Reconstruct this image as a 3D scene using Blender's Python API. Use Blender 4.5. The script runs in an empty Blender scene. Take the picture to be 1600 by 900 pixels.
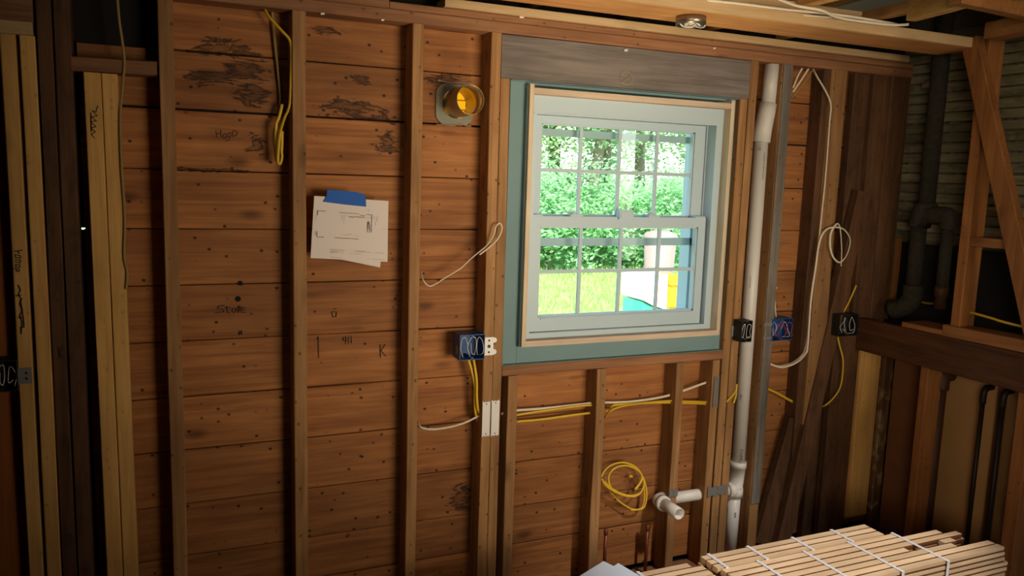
import bpy, bmesh, math, random
from mathutils import Vector, Matrix, noise

random.seed(7)
scene = bpy.context.scene
COL = scene.collection

# ------------------------------------------------------------------ camera
F_PX, YAW, PITCH, ROLL = 1252.897, .418534, .137072, -.0316
CAM = Vector((0, -2.844, 0))
fw = Vector((math.sin(YAW)*math.cos(PITCH), math.cos(YAW)*math.cos(PITCH), -math.sin(PITCH)))
rt0 = Vector((math.cos(YAW), -math.sin(YAW), 0))
dn0 = -rt0.cross(fw)
rt = math.cos(ROLL)*rt0 + math.sin(ROLL)*dn0
dn = -math.sin(ROLL)*rt0 + math.cos(ROLL)*dn0
cam_d = bpy.data.cameras.new('camera')
cam_d.sensor_fit = 'HORIZONTAL'; cam_d.sensor_width = 36
cam_d.lens = F_PX/1600*36; cam_d.clip_start = .02; cam_d.clip_end = 500
cam = bpy.data.objects.new('camera', cam_d); COL.objects.link(cam)
up, bk = -dn, -fw
cam.matrix_world = Matrix(((rt.x, up.x, bk.x, CAM.x), (rt.y, up.y, bk.y, CAM.y), (rt.z, up.z, bk.z, CAM.z), (0, 0, 0, 1)))
scene.camera = cam

# ------------------------------------------------------------------ light
scene.view_settings.view_transform = 'Standard'
scene.view_settings.look = 'None'
scene.view_settings.gamma = 1
scene.view_settings.use_curve_mapping = False
scene.view_settings.exposure = 0.0
world = bpy.data.worlds.new('sky'); scene.world = world; world.use_nodes = True
wn = world.node_tree
sky = wn.nodes.new('ShaderNodeTexSky'); sky.sky_type = 'NISHITA'
sky.sun_disc = False; sky.sun_elevation = math.radians(52); sky.sun_rotation = math.radians(200)
wn.links.new(sky.outputs[0], wn.nodes['Background'].inputs[0])
wn.nodes['Background'].inputs[1].default_value = .8

def lamp(name, kind, loc, target, energy, color, **kw):
    d = bpy.data.lights.new(name, kind); d.energy = energy; d.color = color
    for k, v in kw.items(): setattr(d, k, v)
    o = bpy.data.objects.new(name, d); COL.objects.link(o); o.location = loc
    o.rotation_euler = (Vector(target)-Vector(loc)).to_track_quat('-Z', 'Y').to_euler()
    return o
# sun on the yard: comes from over the house's left, behind the viewer
lamp('sun', 'SUN', (-6, -8, 14), (4, 6, -2.3), 9.0, (1, .95, .85), angle=.01)
# light from the room behind the viewer, then unseen fill lamps added for brightness
lamp('room_light', 'AREA', (1.95, -3.3, -.35), (1.45, 0, -.10), 13.2, (1, .85, .64), shape='RECTANGLE', size=1.3, size_y=1.0, spread=math.radians(66))
lamp('side_fill', 'AREA', (-.9, -4.4, .1), (3.15, -.55, -.15), 6.5, (1, .86, .66), shape='RECTANGLE', size=1.2, size_y=1.2, spread=math.radians(60))  # unseen fill added to lift the right wall
lamp('soffit_fill', 'SPOT', (1.15, -1.3, -1.6), (1.42, -.44, .57), 95, (1, .82, .54), spot_size=math.radians(44), spot_blend=1.0, shadow_soft_size=.12)  # unseen spot added to brighten the soffit underside
lamp('flooring_fill', 'SPOT', (2.32, -1.9, .60), (2.1, -.90, -1.3), 150, (1, .94, .87), spot_size=math.radians(44), spot_blend=.6, shadow_soft_size=.06)  # unseen spot added to brighten the flooring stack
portal = lamp('window_portal', 'AREA', (1.735, .10, -.18), (1.735, -1, -.18), 1, (1, 1, 1), shape='RECTANGLE', size=.95, size_y=.95)
portal.data.cycles.is_portal = True

# ------------------------------------------------------------------ helpers
def ray(px, py): return (px-800)*rt + (py-450)*dn + F_PX*fw
def PY(px, py, y=-.092):
    d = ray(px, py); return CAM + d*((y-CAM.y)/d.y)
def PX(px, py, x):
    d = ray(px, py); return CAM + d*((x-CAM.x)/d.x)
def PZ(px, py, z):
    d = ray(px, py); return CAM + d*((z-CAM.z)/d.z)

def lin(r, g, b):
    f = lambda c: (c/255/12.92) if c/255 <= .04045 else ((c/255+.055)/1.055)**2.4
    return (f(r), f(g), f(b), 1)

WORLD = {}
def tag(o, label=None, cat=None, group=None, kind=None):
    if label: o['label'] = label
    if cat: o['category'] = cat
    if group: o['group'] = group
    if kind: o['kind'] = kind
    return o
def empty(name, loc, label=None, cat=None, group=None, kind=None):
    o = bpy.data.objects.new(name, None); COL.objects.link(o); o.location = loc; o.empty_display_size = .05
    WORLD[o] = Vector(loc)
    return tag(o, label, cat, group, kind)

class MB:
    def __init__(s): s.v = []; s.f = []; s.sm = []
    def add(s, vs, fs, smooth=False):
        n = len(s.v); s.v += [Vector(p) for p in vs]
        s.f += [tuple(i+n for i in f) for f in fs]; s.sm += [smooth]*len(fs); return s
    def box(s, a, b):
        (x0, y0, z0), (x1, y1, z1) = a, b
        return s.add([(x0,y0,z0),(x1,y0,z0),(x1,y1,z0),(x0,y1,z0),(x0,y0,z1),(x1,y0,z1),(x1,y1,z1),(x0,y1,z1)],
                     [(0,3,2,1),(4,5,6,7),(0,1,5,4),(1,2,6,5),(2,3,7,6),(3,0,4,7)])
    def beam(s, p0, p1, u, v, hu, hv, ch=.003, n=2, wob=0., seed=0):
        """chamfered rectangular bar from p0 to p1, half sizes hu, hv along u, v"""
        p0, p1, u, v = Vector(p0), Vector(p1), Vector(u).normalized(), Vector(v).normalized()
        pr = [(-hu+ch,-hv),(hu-ch,-hv),(hu,-hv+ch),(hu,hv-ch),(hu-ch,hv),(-hu+ch,hv),(-hu,hv-ch),(-hu,-hv+ch)]
        vs = []
        for i in range(n+1):
            t = i/n; c = p0.lerp(p1, t)
            a = (noise.noise((t*2.7+seed*7.1, seed, 0))*wob, noise.noise((t*2.3+seed*3.3, 5, seed))*wob)
            b = [noise.noise((t*6+seed, k*3.1, seed*2))*wob*.5 for k in range(8)]
            for k, (x, y) in enumerate(pr): vs.append(c + u*(x+a[0]+b[k]) + v*(y+a[1]))
        fs = []
        for i in range(n):
            for k in range(8):
                q = (k+1) % 8
                fs.append((i*8+k, i*8+q, (i+1)*8+q, (i+1)*8+k))
        fs.append(tuple(range(7, -1, -1))); fs.append(tuple(n*8+k for k in range(8)))
        if u.cross(v).dot(p1-p0) < 0: fs = [tuple(reversed(f)) for f in fs]
        return s.add(vs, fs)
    def tube(s, pts, r, n=10, caps=True, flat=1., rad=None):
        pts = [Vector(p) for p in pts]; vs = []; m = len(pts)
        t = (pts[1]-pts[0]).normalized()
        ref = Vector((0,0,1)) if abs(t.z) < .9 else Vector((1,0,0))
        nn = (ref - t*ref.dot(t)).normalized()
        for i, p in enumerate(pts):
            t = (pts[min(i+1, m-1)]-pts[max(i-1, 0)]).normalized()
            nn = (nn - t*nn.dot(t)).normalized(); bb = t.cross(nn)
            ri = rad[i] if rad else r
            for k in range(n):
                a = 2*math.pi*k/n
                vs.append(p + nn*(math.cos(a)*ri) + bb*(math.sin(a)*ri*flat))
        fs = [(i*n+k, i*n+(k+1) % n, (i+1)*n+(k+1) % n, (i+1)*n+k) for i in range(m-1) for k in range(n)]
        s.add(vs, fs, True)
        if caps:
            b = len(s.v)-len(vs)
            s.f += [tuple(b+k for k in range(n-1, -1, -1)), tuple(b+(m-1)*n+k for k in range(n))]; s.sm += [False, False]
        return s
    def pipe(s, p0, p1, r, wall=.004, n=24):
        """open pipe with wall thickness"""
        p0, p1 = Vector(p0), Vector(p1); t = (p1-p0).normalized()
        ref = Vector((0,0,1)) if abs(t.z) < .9 else Vector((1,0,0))
        a = (ref-t*ref.dot(t)).normalized(); b = t.cross(a); vs = []
        for p, rr in ((p0, r), (p1, r), (p1, r-wall), (p0, r-wall)):
            for k in range(n):
                w = 2*math.pi*k/n; vs.append(p + a*math.cos(w)*rr + b*math.sin(w)*rr)
        fs = [(i*n+k, i*n+(k+1) % n, ((i+1) % 4)*n+(k+1) % n, ((i+1) % 4)*n+k) for i in range(4) for k in range(n)]
        return s.add(vs, fs, True)
    def ribbon(s, pts, w, nrm):
        """flat pen stroke lying on a surface with normal nrm, .6 mm thick"""
        nrm = Vector(nrm); pts = [Vector(p) for p in pts]
        for a, b in zip(pts, pts[1:]):
            d = (b-a)
            if d.length < 1e-5: continue
            d.normalize(); sd = nrm.cross(d)*(w/2); a2 = a-d*w*.3; b2 = b+d*w*.3; h = nrm*.0006
            s.add([a2-sd, b2-sd, b2+sd, a2+sd, a2-sd+h, b2-sd+h, b2+sd+h, a2+sd+h],
                  [(0,3,2,1),(4,5,6,7),(0,1,5,4),(1,2,6,5),(2,3,7,6),(3,0,4,7)])
        return s
    def prism(s, poly, d, o=(0, 0, 0)):
        """polygon (list of 3D points) extruded by vector d"""
        n = len(poly); d = Vector(d); o = Vector(o); P = [Vector(p)+o for p in poly]
        return s.add(P+[p+d for p in P], [tuple(range(n-1, -1, -1)), tuple(n+k for k in range(n))] + [(k, (k+1) % n, n+(k+1) % n, n+k) for k in range(n)])
    def build(s, name, mat, parent=None, label=None, cat=None, group=None, kind=None, smooth=None):
        lo = Vector([min(p[i] for p in s.v) for i in range(3)]); hi = Vector([max(p[i] for p in s.v) for i in range(3)])
        c = (lo+hi)/2; c.z = lo.z
        me = bpy.data.meshes.new(name); me.from_pydata([p-c for p in s.v], [], s.f); me.update()
        sm = s.sm if smooth is None else [smooth]*len(s.f)
        me.polygons.foreach_set('use_smooth', sm)
        bm = bmesh.new(); bm.from_mesh(me); bmesh.ops.recalc_face_normals(bm, faces=bm.faces); bm.to_mesh(me); bm.free()
        me.materials.append(mat)
        o = bpy.data.objects.new(name, me); COL.objects.link(o)
        WORLD[o] = c
        if parent: o.parent = parent; o.location = c - WORLD[parent]
        else: o.location = c
        return tag(o, label, cat, group, kind)

def smooth_path(pts, k=6):
    pts = [Vector(p) for p in pts]; out = []
    for i in range(len(pts)-1):
        a, b, c, d = pts[max(i-1, 0)], pts[i], pts[i+1], pts[min(i+2, len(pts)-1)]
        for j in range(k):
            t = j/k
            out.append(.5*((2*b)+(c-a)*t+(2*a-5*b+4*c-d)*t*t+(3*b-a-3*c+d)*t**3))
    return out+[pts[-1]]

# ------------------------------------------------------------------ materials
def mat_base(name):
    m = bpy.data.materials.new(name); m.use_nodes = True
    return m, m.node_tree, m.node_tree.nodes['Principled BSDF']
def plain(name, c, rough=.6, metal=0., bump=0., nscale=40, var=.12, spec=.4):
    m, nt, b = mat_base(name)
    N, L = nt.nodes.new, nt.links.new
    tc = N('ShaderNodeTexCoord'); nz = N('ShaderNodeTexNoise'); nz.inputs['Scale'].default_value = nscale; nz.inputs['Detail'].default_value = 4
    L(tc.outputs['Object'], nz.inputs['Vector'])
    mx = N('ShaderNodeMix'); mx.data_type = 'RGBA'
    mx.inputs[6].default_value = tuple(max(0, x*(1-var)) for x in c[:3])+(1,)
    mx.inputs[7].default_value = tuple(min(1, x*(1+var)) for x in c[:3])+(1,)
    L(nz.outputs['Fac'], mx.inputs[0]); L(mx.outputs[2], b.inputs['Base Color'])
    b.inputs['Roughness'].default_value = rough; b.inputs['Metallic'].default_value = metal
    b.inputs['Specular IOR Level'].default_value = spec
    if bump:
        bp = N('ShaderNodeBump'); bp.inputs['Strength'].default_value = bump; bp.inputs['Distance'].default_value = .01
        L(nz.outputs['Fac'], bp.inputs['Height']); L(bp.outputs[0], b.inputs['Normal'])
    return m

def wood(name, dark, light, axis='Z', rough=.7, grain=1., knot=.6, nails=.0, vary=.25, stains=None, dirt=0., dirtcol=(40, 30, 24)):
    m, nt, b = mat_base(name)
    N, L = nt.nodes.new, nt.links.new
    tc = N('ShaderNodeTexCoord'); oi = N('ShaderNodeObjectInfo')
    off = N('ShaderNodeVectorMath'); off.operation = 'SCALE'; off.inputs[0].default_value = (37, 53, 71)
    L(oi.outputs['Random'], off.inputs['Scale'])
    add = N('ShaderNodeVectorMath'); add.operation = 'ADD'
    L(tc.outputs['Object'], add.inputs[0]); L(off.outputs[0], add.inputs[1])
    def mapped(al, ac):
        mp = N('ShaderNodeMapping'); s = [ac]*3; s['XYZ'.index(axis)] = al
        mp.inputs['Scale'].default_value = s; L(add.outputs[0], mp.inputs['Vector']); return mp.outputs[0]
    def noise_(vec, sc, det=5, dist=0., rough_=.55):
        n = N('ShaderNodeTexNoise'); n.inputs['Scale'].default_value = sc; n.inputs['Detail'].default_value = det
        n.inputs['Distortion'].default_value = dist; n.inputs['Roughness'].default_value = rough_
        L(vec, n.inputs['Vector']); return n.outputs['Fac']
    def math_(op, a, c=None, d=None, clamp=False):
        n = N('ShaderNodeMath'); n.operation = op; n.use_clamp = clamp
        for i, q in enumerate((a, c, d)):
            if q is None: continue
            if isinstance(q, (int, float)): n.inputs[i].default_value = q
            else: L(q, n.inputs[i])
        return n.outputs[0]
    def mixc(f, a, c):
        n = N('ShaderNodeMix'); n.data_type = 'RGBA'
        L(f, n.inputs[0]) if not isinstance(f, (int, float)) else None
        for i, q in ((6, a), (7, c)):
            if isinstance(q, tuple): n.inputs[i].default_value = q
            else: L(q, n.inputs[i])
        return n.outputs[2]
    def ramp(f, lo, hi):
        n = N('ShaderNodeMapRange'); n.inputs['From Min'].default_value = lo; n.inputs['From Max'].default_value = hi
        L(f, n.inputs['Value']); return n.outputs[0]
    g1 = noise_(mapped(1.1, 17), 2.2*grain, 7, .6)
    g2 = noise_(mapped(2.0, 120), 1.4, 4)
    g = math_('ADD', math_('MULTIPLY', g1, .75), math_('MULTIPLY', g2, .25))
    col = mixc(ramp(g, .33, .68), dark, light)
    # broad uneven darkening of old wood
    big = noise_(mapped(1.6, 3.2), 1.6, 3)
    bigf = math_('MULTIPLY', ramp(big, .42, .72), .45)
    col = mixc(bigf, col, tuple(x*.55 for x in dark[:3])+(1,))
    if knot:
        vo = N('ShaderNodeTexVoronoi'); vo.inputs['Scale'].default_value = 1.; vo.inputs['Randomness'].default_value = 1
        L(mapped(3.2, 7.5), vo.inputs['Vector'])
        kf = math_('MULTIPLY', math_('SUBTRACT', 1, ramp(vo.outputs['Distance'], .05, .17)), knot, clamp=True)
        col = mixc(kf, col, tuple(x*.28 for x in dark[:3])+(1,))
    if nails:
        vo = N('ShaderNodeTexVoronoi'); vo.inputs['Scale'].default_value = 1.
        L(mapped(24, 30), vo.inputs['Vector'])
        sp = math_('MULTIPLY', math_('SUBTRACT', 1, ramp(vo.outputs['Distance'], .09, .20)), nails, clamp=True)
        sep = N('ShaderNodeSeparateColor'); L(vo.outputs['Color'], sep.inputs[0])
        sp = math_('MULTIPLY', sp, math_('GREATER_THAN', sep.outputs[0], .55))
        col = mixc(sp, col, lin(26, 16, 10))
    if dirt:
        dn_ = noise_(mapped(5, 9), 2.2, 6, .4)
        col = mixc(math_('MULTIPLY', ramp(dn_, .5, .66), dirt), col, lin(*dirtcol))
    if stains:
        ge = N('ShaderNodeNewGeometry')
        mp = N('ShaderNodeMapping'); mp.inputs['Scale'].default_value = (4.0, 6, 15); L(ge.outputs['Position'], mp.inputs['Vector'])
        nz = noise_(mp.outputs[0], 1.6, 9, 2.6, .72)
        tot = None
        for c, r in stains:
            d = N('ShaderNodeVectorMath'); d.operation = 'SUBTRACT'; L(ge.outputs['Position'], d.inputs[0]); d.inputs[1].default_value = c
            sc = N('ShaderNodeVectorMath'); sc.operation = 'DIVIDE'; L(d.outputs[0], sc.inputs[0]); sc.inputs[1].default_value = r
            ln = N('ShaderNodeVectorMath'); ln.operation = 'LENGTH'; L(sc.outputs[0], ln.inputs[0])
            f = math_('SUBTRACT', 1, ln.outputs['Value'], clamp=True)
            tot = f if tot is None else math_('MAXIMUM', tot, f)
        sf = math_('MULTIPLY', ramp(math_('ADD', nz, math_('MULTIPLY', tot, .34)), .66, .70), math_('GREATER_THAN', tot, .01))
        inner = math_('SUBTRACT', 1, math_('MULTIPLY', ramp(math_('ADD', nz, math_('MULTIPLY', tot, .34)), .72, .80), .55))
        col = mixc(math_('MULTIPLY', math_('MULTIPLY', sf, .9), inner), col, lin(24, 14, 9))
    hs = N('ShaderNodeHueSaturation'); L(col, hs.inputs['Color'])
    L(math_('ADD', math_('MULTIPLY', oi.outputs['Random'], 2*vary), 1-vary), hs.inputs['Value'])
    L(hs.outputs[0], b.inputs['Base Color'])
    b.inputs['Roughness'].default_value = rough; b.inputs['Specular IOR Level'].default_value = .25
    bp = N('ShaderNodeBump'); bp.inputs['Strength'].default_value = .35; bp.inputs['Distance'].default_value = .004
    L(g, bp.inputs['Height']); L(bp.outputs[0], b.inputs['Normal'])
    return m

def P0(px, py, y=0): return tuple(PY(px, py, y))
STAINS = [(P0(350, 75), (.20, .1, .05)), (P0(385, 110), (.13, .1, .07)), (P0(395, 150), (.10, .1, .06)), (P0(330, 120), (.16, .1, .04)),
          (P0(505, 48), (.09, .1, .03)), (P0(545, 170), (.14, .1, .05)), (P0(565, 125), (.07, .1, .03)), (P0(600, 185), (.09, .1, .04)),
          (P0(605, 225), (.07, .1, .07)), (P0(400, 225), (.05, .1, .06)), (P0(690, 125), (.14, .1, .03)), (P0(720, 780), (.09, .1, .10)), (P0(320, 265), (.25, .1, .012))]
M = {}
M['sheath'] = wood('sheathing_wood', lin(126, 76, 38), lin(178, 118, 66), 'X', knot=.7, nails=.9, vary=.19, stains=STAINS)
M['stud'] = wood('old_stud_wood', lin(134, 94, 54), lin(180, 134, 86), 'Z', knot=.5, nails=.6, vary=.12)
M['stud_h'] = wood('old_plate_wood', lin(124, 82, 54), lin(164, 116, 80), 'X', knot=.5, nails=.5, vary=.10)
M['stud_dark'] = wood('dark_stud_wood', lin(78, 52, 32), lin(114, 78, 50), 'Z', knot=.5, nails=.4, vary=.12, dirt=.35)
M['header'] = wood('grey_header_wood', lin(96, 88, 82), lin(138, 126, 118), 'X', knot=.3, vary=.05)
M['grey_stud'] = wood('grey_stud_wood', lin(88, 82, 74), lin(134, 124, 112), 'Z', knot=.2, nails=.3, vary=.04, dirt=.3, dirtcol=(110, 66, 34))
M['pale'] = wood('new_pine_vertical', lin(208, 152, 82), lin(236, 188, 112), 'Z', knot=.35, nails=.2, vary=.06)
M['pale_h'] = wood('new_pine_strip', lin(186, 150, 104), lin(214, 182, 136), 'X', knot=.35, vary=.06)
M['pale_y'] = wood('new_pine_joist', lin(186, 134, 74), lin(220, 172, 108), 'Y', knot=.4, vary=.06)
M['soffit'] = wood('orange_soffit_wood', lin(206, 138, 78), lin(232, 172, 108), 'X', knot=.25, vary=.02)
M['beam_y'] = wood('dark_beam_wood', lin(70, 42, 24), lin(108, 68, 40), 'Y', knot=.4, vary=.08)
M['orange_y'] = wood('amber_plate_wood', lin(136, 86, 46), lin(174, 118, 66), 'Y', knot=.4, vary=.08)
M['orange_z'] = wood('amber_stud_wood', lin(132, 80, 40), lin(170, 112, 60), 'Z', knot=.4, nails=.4, vary=.08)
M['jamb'] = wood('window_jamb_pine', lin(196, 172, 142), lin(222, 198, 166), 'Z', knot=.1, vary=.03)
M['jamb_h'] = wood('window_jamb_pine_h', lin(192, 168, 144), lin(218, 194, 168), 'X', knot=.1, vary=.03)
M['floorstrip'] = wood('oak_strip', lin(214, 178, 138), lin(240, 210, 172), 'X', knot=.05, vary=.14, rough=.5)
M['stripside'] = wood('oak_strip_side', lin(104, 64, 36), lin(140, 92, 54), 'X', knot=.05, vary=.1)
M['subfloor'] = wood('subfloor_wood', lin(92, 62, 38), lin(130, 92, 58), 'X', knot=.3, vary=.1)
M['ply'] = wood('plywood_sheet', lin(150, 82, 34), lin(182, 108, 50), 'Z', knot=.3, vary=.02)
M['lath'] = wood('grey_lath', lin(104, 96, 72), lin(150, 140, 108), 'Y', knot=.2, vary=.3, dirt=.45, dirtcol=(34, 28, 18))
M['plaster'] = plain('plaster_keys', lin(96, 88, 66), .95, bump=1., nscale=30, var=.3)
M['panel'] = plain('tan_plasterboard', lin(178, 134, 82), .9, nscale=6, var=.12)
M['panel2'] = plain('brown_plasterboard', lin(116, 74, 42), .9, bump=.3, nscale=12, var=.25)
M['flaky'] = wood('flaking_board', lin(92, 60, 36), lin(136, 92, 56), 'Z', knot=.4, dirt=.9, dirtcol=(176, 152, 112))
M['felt'] = plain('black_felt', lin(22, 18, 15), .95)
M['iron'] = plain('cast_iron', lin(62, 58, 48), .9, 0, bump=.8, nscale=45, var=.45, spec=.15)
M['rust'] = plain('rusty_pipe', lin(84, 56, 38), .6, .4, bump=.4, nscale=50, var=.3)
M['darkpipe'] = plain('dark_pipe', lin(46, 36, 28), .5, .5, nscale=50)
M['pvc'] = plain('pvc', lin(208, 202, 192), .35, nscale=5, var=.03)
M['copper'] = plain('copper', lin(150, 88, 68), .55, .8, nscale=40)
M['galv'] = plain('galvanised', lin(150, 148, 142), .45, .6, nscale=60, var=.15)
M['platewhite'] = plain('bright_plate', lin(226, 222, 214), .5, .1, nscale=60, var=.03)
M['plategrey'] = plain('grey_nail_plate', lin(128, 124, 116), .5, .4, nscale=60, var=.1)
M['bluebox'] = plain('blue_plastic', lin(24, 74, 130), .45, nscale=30, var=.06)
M['blackbox'] = plain('black_plastic', lin(30, 30, 32), .5, nscale=30)
M['tape'] = plain('blue_tape', lin(30, 92, 176), .7, nscale=80, var=.06)
M['paper'] = plain('paper', lin(226, 212, 202), .85, nscale=8, var=.02)
M['paper_blue'] = plain('white_paper', lin(214, 226, 240), .85, nscale=8, var=.02)
M['ink'] = plain('ink', lin(40, 30, 26), .8)
M['greyink'] = plain('grey_print', lin(110, 100, 96), .8)
M['chalk'] = plain('chalk', lin(168, 150, 116), .9)
M['cwhite'] = plain('white_cable', lin(222, 208, 182), .5, nscale=30, var=.05)
M['cyellow'] = plain('yellow_cable', lin(214, 172, 40), .45, nscale=30, var=.06)
M['cdim'] = plain('old_grey_cable', lin(150, 122, 66), .6, nscale=30, var=.1)
M['wire'] = plain('bare_wire', lin(220, 214, 200), .4)
M['copperwire'] = plain('red_wire', lin(190, 60, 50), .4)
M['vinyl'] = plain('white_vinyl', lin(176, 192, 197), .4, nscale=4, var=.02)
M['glare_tint'] = plain('blue_green_glare', lin(110, 136, 136), .7, nscale=8, var=.08)  # tint of the glare round the window, put into a base colour
M['strap'] = plain('white_strap', lin(228, 228, 232), .35, nscale=60, var=.03)
M['steel'] = plain('brushed_steel', lin(150, 140, 124), .35, .9, nscale=60, var=.1)
M['duct'] = plain('zinc_duct', lin(172, 142, 96), .35, .8, nscale=90, var=.1)
M['flange'] = plain('grey_green_flange', lin(132, 130, 112), .8, bump=.3, nscale=40)
M['caulk'] = plain('torn_caulk', lin(138, 114, 94), .9, bump=.5)
M['insul'] = plain('grey_duct_board', lin(84, 86, 78), .6, nscale=10)
M['wallpaint'] = plain('room_wall', lin(150, 118, 86), .9, nscale=5)

def glass_mat():
    m, nt, b = mat_base('window_glass'); nt.nodes.remove(b)
    N, L = nt.nodes.new, nt.links.new
    t = N('ShaderNodeBsdfTransparent'); t.inputs[0].default_value = (.95, .98, .97, 1)
    g = N('ShaderNodeBsdfGlossy'); g.inputs['Roughness'].default_value = .02
    mx = N('ShaderNodeMixShader'); mx.inputs[0].default_value = .05
    L(t.outputs[0], mx.inputs[1]); L(g.outputs[0], mx.inputs[2]); L(mx.outputs[0], nt.nodes['Material Output'].inputs[0])
    return m
M['glass'] = glass_mat()
def translucent(name, c, fac=.6, rough=.5, nscale=6, var=.3):
    m = plain(name, c, rough, nscale=nscale, var=var); nt = m.node_tree
    N, L = nt.nodes.new, nt.links.new; b = nt.nodes['Principled BSDF']
    t = N('ShaderNodeBsdfTranslucent'); mx = N('ShaderNodeMixShader'); mx.inputs[0].default_value = fac
    src = b.inputs['Base Color'].links[0].from_socket; L(src, t.inputs[0])
    L(b.outputs[0], mx.inputs[1]); L(t.outputs[0], mx.inputs[2]); L(mx.outputs[0], nt.nodes['Material Output'].inputs[0])
    return m
M['leaf'] = translucent('tree_leaf', lin(176, 206, 150), .5)
M['leaf2'] = translucent('shrub_leaf', lin(150, 198, 138), .45)
M['grassblade'] = translucent('grass_blade', lin(170, 204, 112), .35)
M['lawn'] = plain('lawn_soil', lin(150, 180, 104), .95, nscale=1.2, var=.3)
M['bark'] = plain('bark', lin(128, 116, 98), .95, bump=.6, nscale=9, var=.25)
M['louver'] = translucent('amber_louver', lin(255, 196, 84), .96, var=.03)
M['toy_y'] = plain('yellow_toy_plastic', lin(236, 180, 40), .4, nscale=4, var=.02)
M['toy_w'] = plain('cream_toy_plastic', lin(250, 240, 228), .4, nscale=4, var=.02)
M['toy_g'] = plain('green_toy_plastic', lin(70, 190, 150), .4, nscale=4, var=.02)
M['bin'] = plain('pink_bin_plastic', lin(150, 128, 116), .5, nscale=4, var=.04)

# ================================================================== room shell
FZ, ZT = -1.75, .86
BP_ = FZ+.043
XL, XR, YF = -2.3, 3.02, -5.0
XLATH = 3.29
fl = MB().box((XL-.1, YF-.1, FZ-.08), (3.5, .06, FZ)).build('floor', M['subfloor'], kind='structure', label='bare board subfloor of the stripped room', cat='floor')
wl = MB().box((XL-.1, YF-.1, FZ), (XL, .06, 1.0)).build('wall_left', M['wallpaint'], kind='structure', label='plain side wall out of view to the left', cat='wall')
wf = MB().box((XL, YF-.1, FZ), (3.5, YF, 1.0)).build('wall_front', M['wallpaint'], kind='structure', label='plain wall behind the viewer', cat='wall')

# ---------------------------------------------------------------- wall_back
wb = empty('wall_back', (1.2, 0, FZ), 'outer wall of stained horizontal board sheathing behind open studs', 'wall', kind='structure')
OX0, OX1, OZ0, OZ1 = 1.20, 2.30, -.715, .355      # rough opening seen from inside
zs = [.557, .367, .182, -.010, -.201, -.388, -.577, -.768, -.954, -1.146, -1.336, -1.498, -1.69]
VX, VZ, VR = 1.015, .261, .052
for k in range(len(zs)-1):
    z1, z0 = zs[k]-.001, zs[k+1]+random.choice((.0015, .002, .003, .0055))
    a0 = -.21 if k else .03
    spans = [(a0, 3.30, z0, z1)]
    if z1 > OZ0 and z0 < OZ1:
        spans = [(a0, OX0+.03, z0, z1), (OX1-.05, 3.30, z0, z1)]
    if z0 < VZ-VR and z1 > VZ+VR:          # the board the vent duct passes through
        spans = [(a0, VX-.056, z0, z1), (VX-.055, VX+.055, VZ+VR+.003, z1), (VX-.055, VX+.055, z0, VZ-VR-.003), (VX+.056, OX0+.03, z0, z1), (OX1-.05, 3.30, z0, z1)]
    for (a, b, za, zb_) in spans:
        th = .019; dy = random.uniform(-.002, .002)
        n = max(2, int((b-a)/.35))
        MB().beam((a, .0095+dy, (za+zb_)/2), (b, .0095+dy, (za+zb_)/2), (0, 0, 1), (0, 1, 0), (zb_-za)/2, th/2, ch=.0025, n=n, wob=.0018, seed=k*3+a).build('sheathing_board', M['sheath'], wb)
# felt behind the boards, with the opening for the window, the vent and one daylight slit
SL = PY(127, 357, .03)
fb = MB()
def fbx(x0, z0, x1, z1): fb.box((x0, .024, z0), (x1, .03, z1))
fbx(XL, FZ, SL.x-.012, 1.0); fbx(SL.x-.012, FZ, SL.x+.012, SL.z-.003); fbx(SL.x-.012, SL.z+.003, SL.x+.012, 1.0)
fbx(SL.x+.012, FZ, VX-.05, 1.0)
fbx(VX-.05, FZ, VX+.05, VZ-.05); fbx(VX-.05, VZ+.05, VX+.05, 1.0)
fbx(VX+.05, FZ, 1.25, 1.0); fbx(2.22, FZ, 3.5, 1.0); fbx(1.25, FZ, 2.22, -.66); fbx(1.25, .34, 2.22, 1.0)
fb.build('building_felt', M['felt'], wb, label='black building felt behind the boards')
# plywood sheet behind the far-left studs
pl = MB().box((-1.6, -.03, BP_), (-.385, -.012, .397)).build('plywood_panel', M['ply'], wb, label='orange-brown plywood sheet')

def vstud(name, x0, x1, z0, z1, mat, label, group='old wall studs', y0=-.092, y1=-.001, wob=.003, lean=0., cat='stud', n=8):
    return MB().beam(((x0+x1)/2-lean/2, (y0+y1)/2, z0), ((x0+x1)/2+lean/2, (y0+y1)/2, z1), (1, 0, 0), (0, 1, 0), (x1-x0)/2, (y1-y0)/2, .0025, n, wob, random.random()*50).build(name, mat, None, label, cat, group)
PB = .513       # underside of the top plate
BP = FZ+.042    # top of the bottom plate
# far left
o_pale_l = vstud('wall_stud', -.395, -.357, BP, .360, M['pale'], 'outermost pale new stud at the left edge with scribbled handwriting on it', 'new pine framing', y0=-.095, y1=-.031)
o_pale_r = vstud('wall_stud', -.347, -.308, BP, .360, M['pale'], 'clean pale new stud second from the left edge, touching dark old stud', 'new pine framing', y0=-.095)
MB().beam((-.62, -.063, .380), (-.314, -.063, .380), (0, 1, 0), (0, 0, 1), .032, .019, .002, 2, .001, 4).build('header_block', M['pale_h'], None, 'short pale new block lying across the top of the leftmost pale studs', 'block', 'new pine framing')
MB().beam((-1.3, -.047, .455), (-.312, -.047, .455), (0, 1, 0), (0, 0, 1), .044, .056, .003, 3, .002, 9).build('door_header', M['stud_h'], None, 'dark brown header board in the upper left corner above the pale block', 'header')
o_k = vstud('wall_stud', -.304, -.265, BP, PB, M['stud_dark'], 'dark old stud beside the pale pair at far left, pencilled K on its face')
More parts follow.
